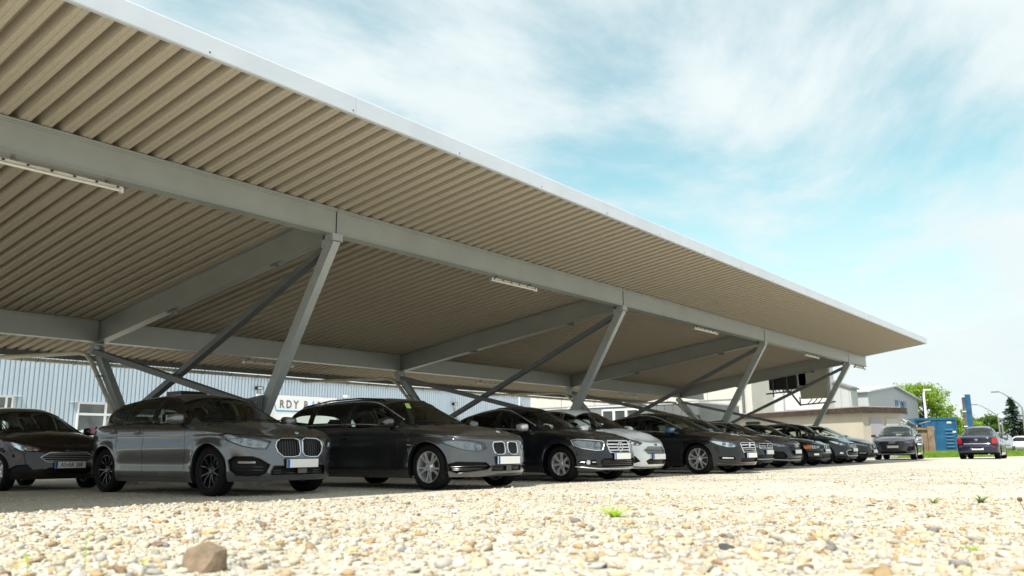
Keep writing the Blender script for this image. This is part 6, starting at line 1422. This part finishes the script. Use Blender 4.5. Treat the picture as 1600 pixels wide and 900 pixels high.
xy, g = ring(5200, 2.9, 4.5, 11); stones('gravel_stones', xy, np.clip(g.lognormal(math.log(.0108), .66, len(xy)), .004, .055), 21, 2)
xy, g = ring(20000, 4.4, 6.6, 12); stones('gravel_stones', xy, np.clip(g.lognormal(math.log(.0108), .62, len(xy)), .004, .05), 22)
xy, g = ring(32000, 6.4, 10.5, 13); stones('gravel_stones', xy, np.clip(g.lognormal(math.log(.0105), .52, len(xy)), .005, .04), 23)
xy, g = ring(34000, 10.2, 27, 14, 40, 88); kp = g.random(len(xy)) < np.clip(1.25 - (np.hypot(xy[:, 0], xy[:, 1]) - 10) / 14, 0.08, 1); xy = xy[kp]; stones('gravel_stones', xy, np.clip(g.lognormal(math.log(.0125), .40, len(xy)), .006, .03), 24)
# small grit scattered in the shade under the roof
g = np.random.default_rng(31); xy = np.stack([g.uniform(3, 22, 12000), g.uniform(7.8, 12.5, 12000)], 1); stones('gravel_grit', xy, g.uniform(.004, .013, len(xy)), 25)
# larger stones that stand out one by one
def rock(x, y, w_, h, c, label, seed, sub=3):
    g = np.random.default_rng(seed); bv, bf = ico(sub); v = bv * (1 + g.uniform(-.05, .05, (len(bv), 1)))
    for k in range(9):
        q = g.normal(size=3); q /= np.linalg.norm(q); d = v @ q; v = v - np.clip(d - g.uniform(.45, .8), 0, None)[:, None] * q
    v = v * np.array([w_ / 2 * 1.2, w_ / 2, h * .75]); v[:, 2] += h * .25
    me = raw_mesh('rock', v, bf.reshape(-1), mat('stone_%d' % seed, c, rough=.85, var=.25, vs=14, bump=.5, bs=45)); me.shade_smooth(); me.set_sharp_from_angle(angle=R_(22)); o = link('rock', me, None, (x, y, float(bedz(x, y))), (0, 0, g.uniform(-.3, .3) - .9)); tag(o, label, 'stone'); return o
BRN = (.21, .155, .105); TAN = (.52, .40, .24); ORG = (.55, .33, .14); GRY = (.33, .33, .32); DRK = (.06, .06, .065)
rock(2.28, 3.59, 0.207, 0.170, BRN, 'large brown rock at the bottom left, biggest stone in the photo', 100)
rock(3.35, 5.98, 0.066, 0.035, ORG, 'orange stone in the gravel below the nearest hatchback', 101)
rock(2.99, 5.62, 0.087, 0.040, TAN, 'pale yellow stone left of the orange one', 102)
rock(3.16, 4.98, 0.115, 0.050, TAN, 'tan stone just behind the large brown rock', 103)
rock(2.47, 5.68, 0.097, 0.025, GRY, 'flat grey stone near the left edge', 104)
rock(2.59, 6.33, 0.071, 0.025, BRN, 'small brown stone near the left edge, behind the flat grey one', 105)
rock(2.66, 4.72, 0.089, 0.035, BRN, 'brownish stone left of the top of the large brown rock', 106)
rock(2.44, 4.84, 0.080, 0.025, BRN, 'flat brown stone between the tall seedling and the brownish stone', 107)
rock(1.84, 4.50, 0.075, 0.046, ORG, 'orange stone at the bottom left corner', 108)
rock(4.46, 6.45, 0.067, 0.030, TAN, 'yellow-brown stone on the far edge of the gravel below the grey hatchback', 109)
rock(4.89, 7.96, 0.078, 0.030, BRN, 'reddish brown stone on the far edge of the gravel below the hatchback wheel', 110)
rock(4.22, 3.67, 0.066, 0.030, TAN, 'tan stone left of the middle of the gravel', 111)
rock(3.81, 3.47, 0.091, 0.035, TAN, 'ochre stone below the tan one left of the middle', 112)
rock(3.75, 3.83, 0.102, 0.030, BRN, 'brown and white stone left of the ochre stone', 113)
rock(3.88, 2.89, 0.079, 0.035, GRY, 'greenish grey stone in the middle foreground', 114)
rock(4.50, 3.02, 0.080, 0.025, BRN, 'small brown stone below the bright grass tuft', 115)
rock(4.32, 2.38, 0.101, 0.040, BRN, 'brown stone right of the middle foreground', 116)
rock(4.37, 1.98, 0.103, 0.040, DRK, 'black stone in the right foreground, darkest in the gravel', 117)
rock(5.26, 1.77, 0.147, 0.045, TAN, 'long tan stone in the right foreground', 118)
rock(5.26, 1.63, 0.084, 0.040, GRY, 'grey wedge-shaped stone right beside the long tan one', 119)
rock(3.87, 1.38, 0.074, 0.040, BRN, 'brown stone at the bottom edge right of the middle', 120)
rock(5.38, 2.01, 0.105, 0.040, BRN, 'brown stone left of the long tan one', 121)
rock(8.45, 2.36, 0.072, 0.025, DRK, 'small dark stone right of centre, beyond the long tan stone', 122)
rock(5.19, 1.23, 0.064, 0.030, ORG, 'orange brown stone toward the right edge', 123)
rock(2.37, 5.25, 0.068, 0.030, TAN, 'tan pebble below the flat grey stone', 124)
rock(3.21, 3.69, 0.085, 0.035, TAN, 'tan stone between the big brown rock and the middle', 125)
rock(3.58, 4.53, 0.083, 0.030, GRY, 'grey stone right of the tan stone behind the big rock', 126)
# weeds
WEED = leafm('weed_green', (.22, .36, .02), (.42, .55, .05), 6)
def tuft(x, y, n, h, sp_, label, seed, m=WEED):
    r = random.Random(seed); t = thing('grass_tuft', label, 'grass tuft', (x, y, float(bedz(x, y))))
    for k in range(n):
        az = r.uniform(0, 6.28); l = h * r.uniform(.5, 1.1); d = Vector((math.cos(az), math.sin(az), 0)); s0 = d * r.uniform(0, .03); w_ = r.uniform(.004, .008); pr = Vector((-d.y, d.x, 0)); P_ = []
        for q in (0, .35, .7, 1.0): c = s0 + d * (sp_ * l * q * q) + Vector((0, 0, l * (q - .35 * q * q))); P_.append([c - pr * w_ * (1.05 - q), c + pr * w_ * (1.05 - q)])
        MB().grid(P_).obj('blade', m, t, fix=False)
    return t
tuft(6.08, 3.73, 70, .15, 2.4, 'bright green grass tuft alone in the middle of the gravel', 1)
tuft(9.55, 1.62, 40, .15, 1.5, 'low grass tuft in the gravel at the right', 2, leafm('weed_dull', (.10, .16, .03), (.2, .26, .07), 6))
tuft(9.3, 2.0, 18, .10, 1.5, 'thin grass tuft just left of the larger right-hand tuft', 3, MATS['weed_dull'])
tuft(5.05, .93, 22, .05, 1.4, 'small grass tuft at the bottom right corner of the gravel', 4)
def sprout(x, y, h, label, seed):
    r = random.Random(seed); t = thing('seedling', label, 'seedling', (x, y, float(bedz(x, y)))); MB().tube([(0, 0, 0), (.004, .0, h * .5), (-.002, .003, h)], .0022, 5).obj('stem', WEED, t)
    for z, l in ((h * .45, .022), (h * .52, .02), (h * .78, .024), (h * .97, .03), (h, .026), (h * 1.0, .024)):
        az = r.uniform(0, 6.28); d = Vector((math.cos(az), math.sin(az), .55)); pr = Vector((-d.y, d.x, 0)); c = Vector((0, 0, z)); MB().grid([[c, c], [c + d * l * .5 - pr * l * .32, c + d * l * .5 + pr * l * .32], [c + d * l * .85 - pr * l * .22, c + d * l * .85 + pr * l * .22], [c + d * l, c + d * l]]).obj('leaf', WEED, t, fix=False)
sprout(2.0, 4.2, .15, 'tall green seedling in the gravel at the lower left', 5)
sprout(1.74, 4.2, .07, 'short seedling left of the tall one at the lower left', 6)
sprout(2.05, 3.75, .05, 'tiny seedling between the tall seedling and the brown rock', 7)
t = thing('seed_head', 'dried brown dandelion head on a thin red stalk at the right edge', 'weed', (7.9, 1.06, 0)); MB().tube([(.02, -.03, 0), (.01, -.02, .06), (0, 0, .125)], .003, 6).obj('stalk', mat('stalk_red', (.28, .12, .06), rough=.7), t)
MB().lathe([(0, -.018), (.014, -.012), (.02, .002), (.016, .014), (.006, .02), (0, .018)], 12, axis='z', c=(0, 0, .14)).obj('flower_head', mat('dried_brown', (.14, .07, .04), rough=.9, var=.3, vs=80), t, smooth=50)
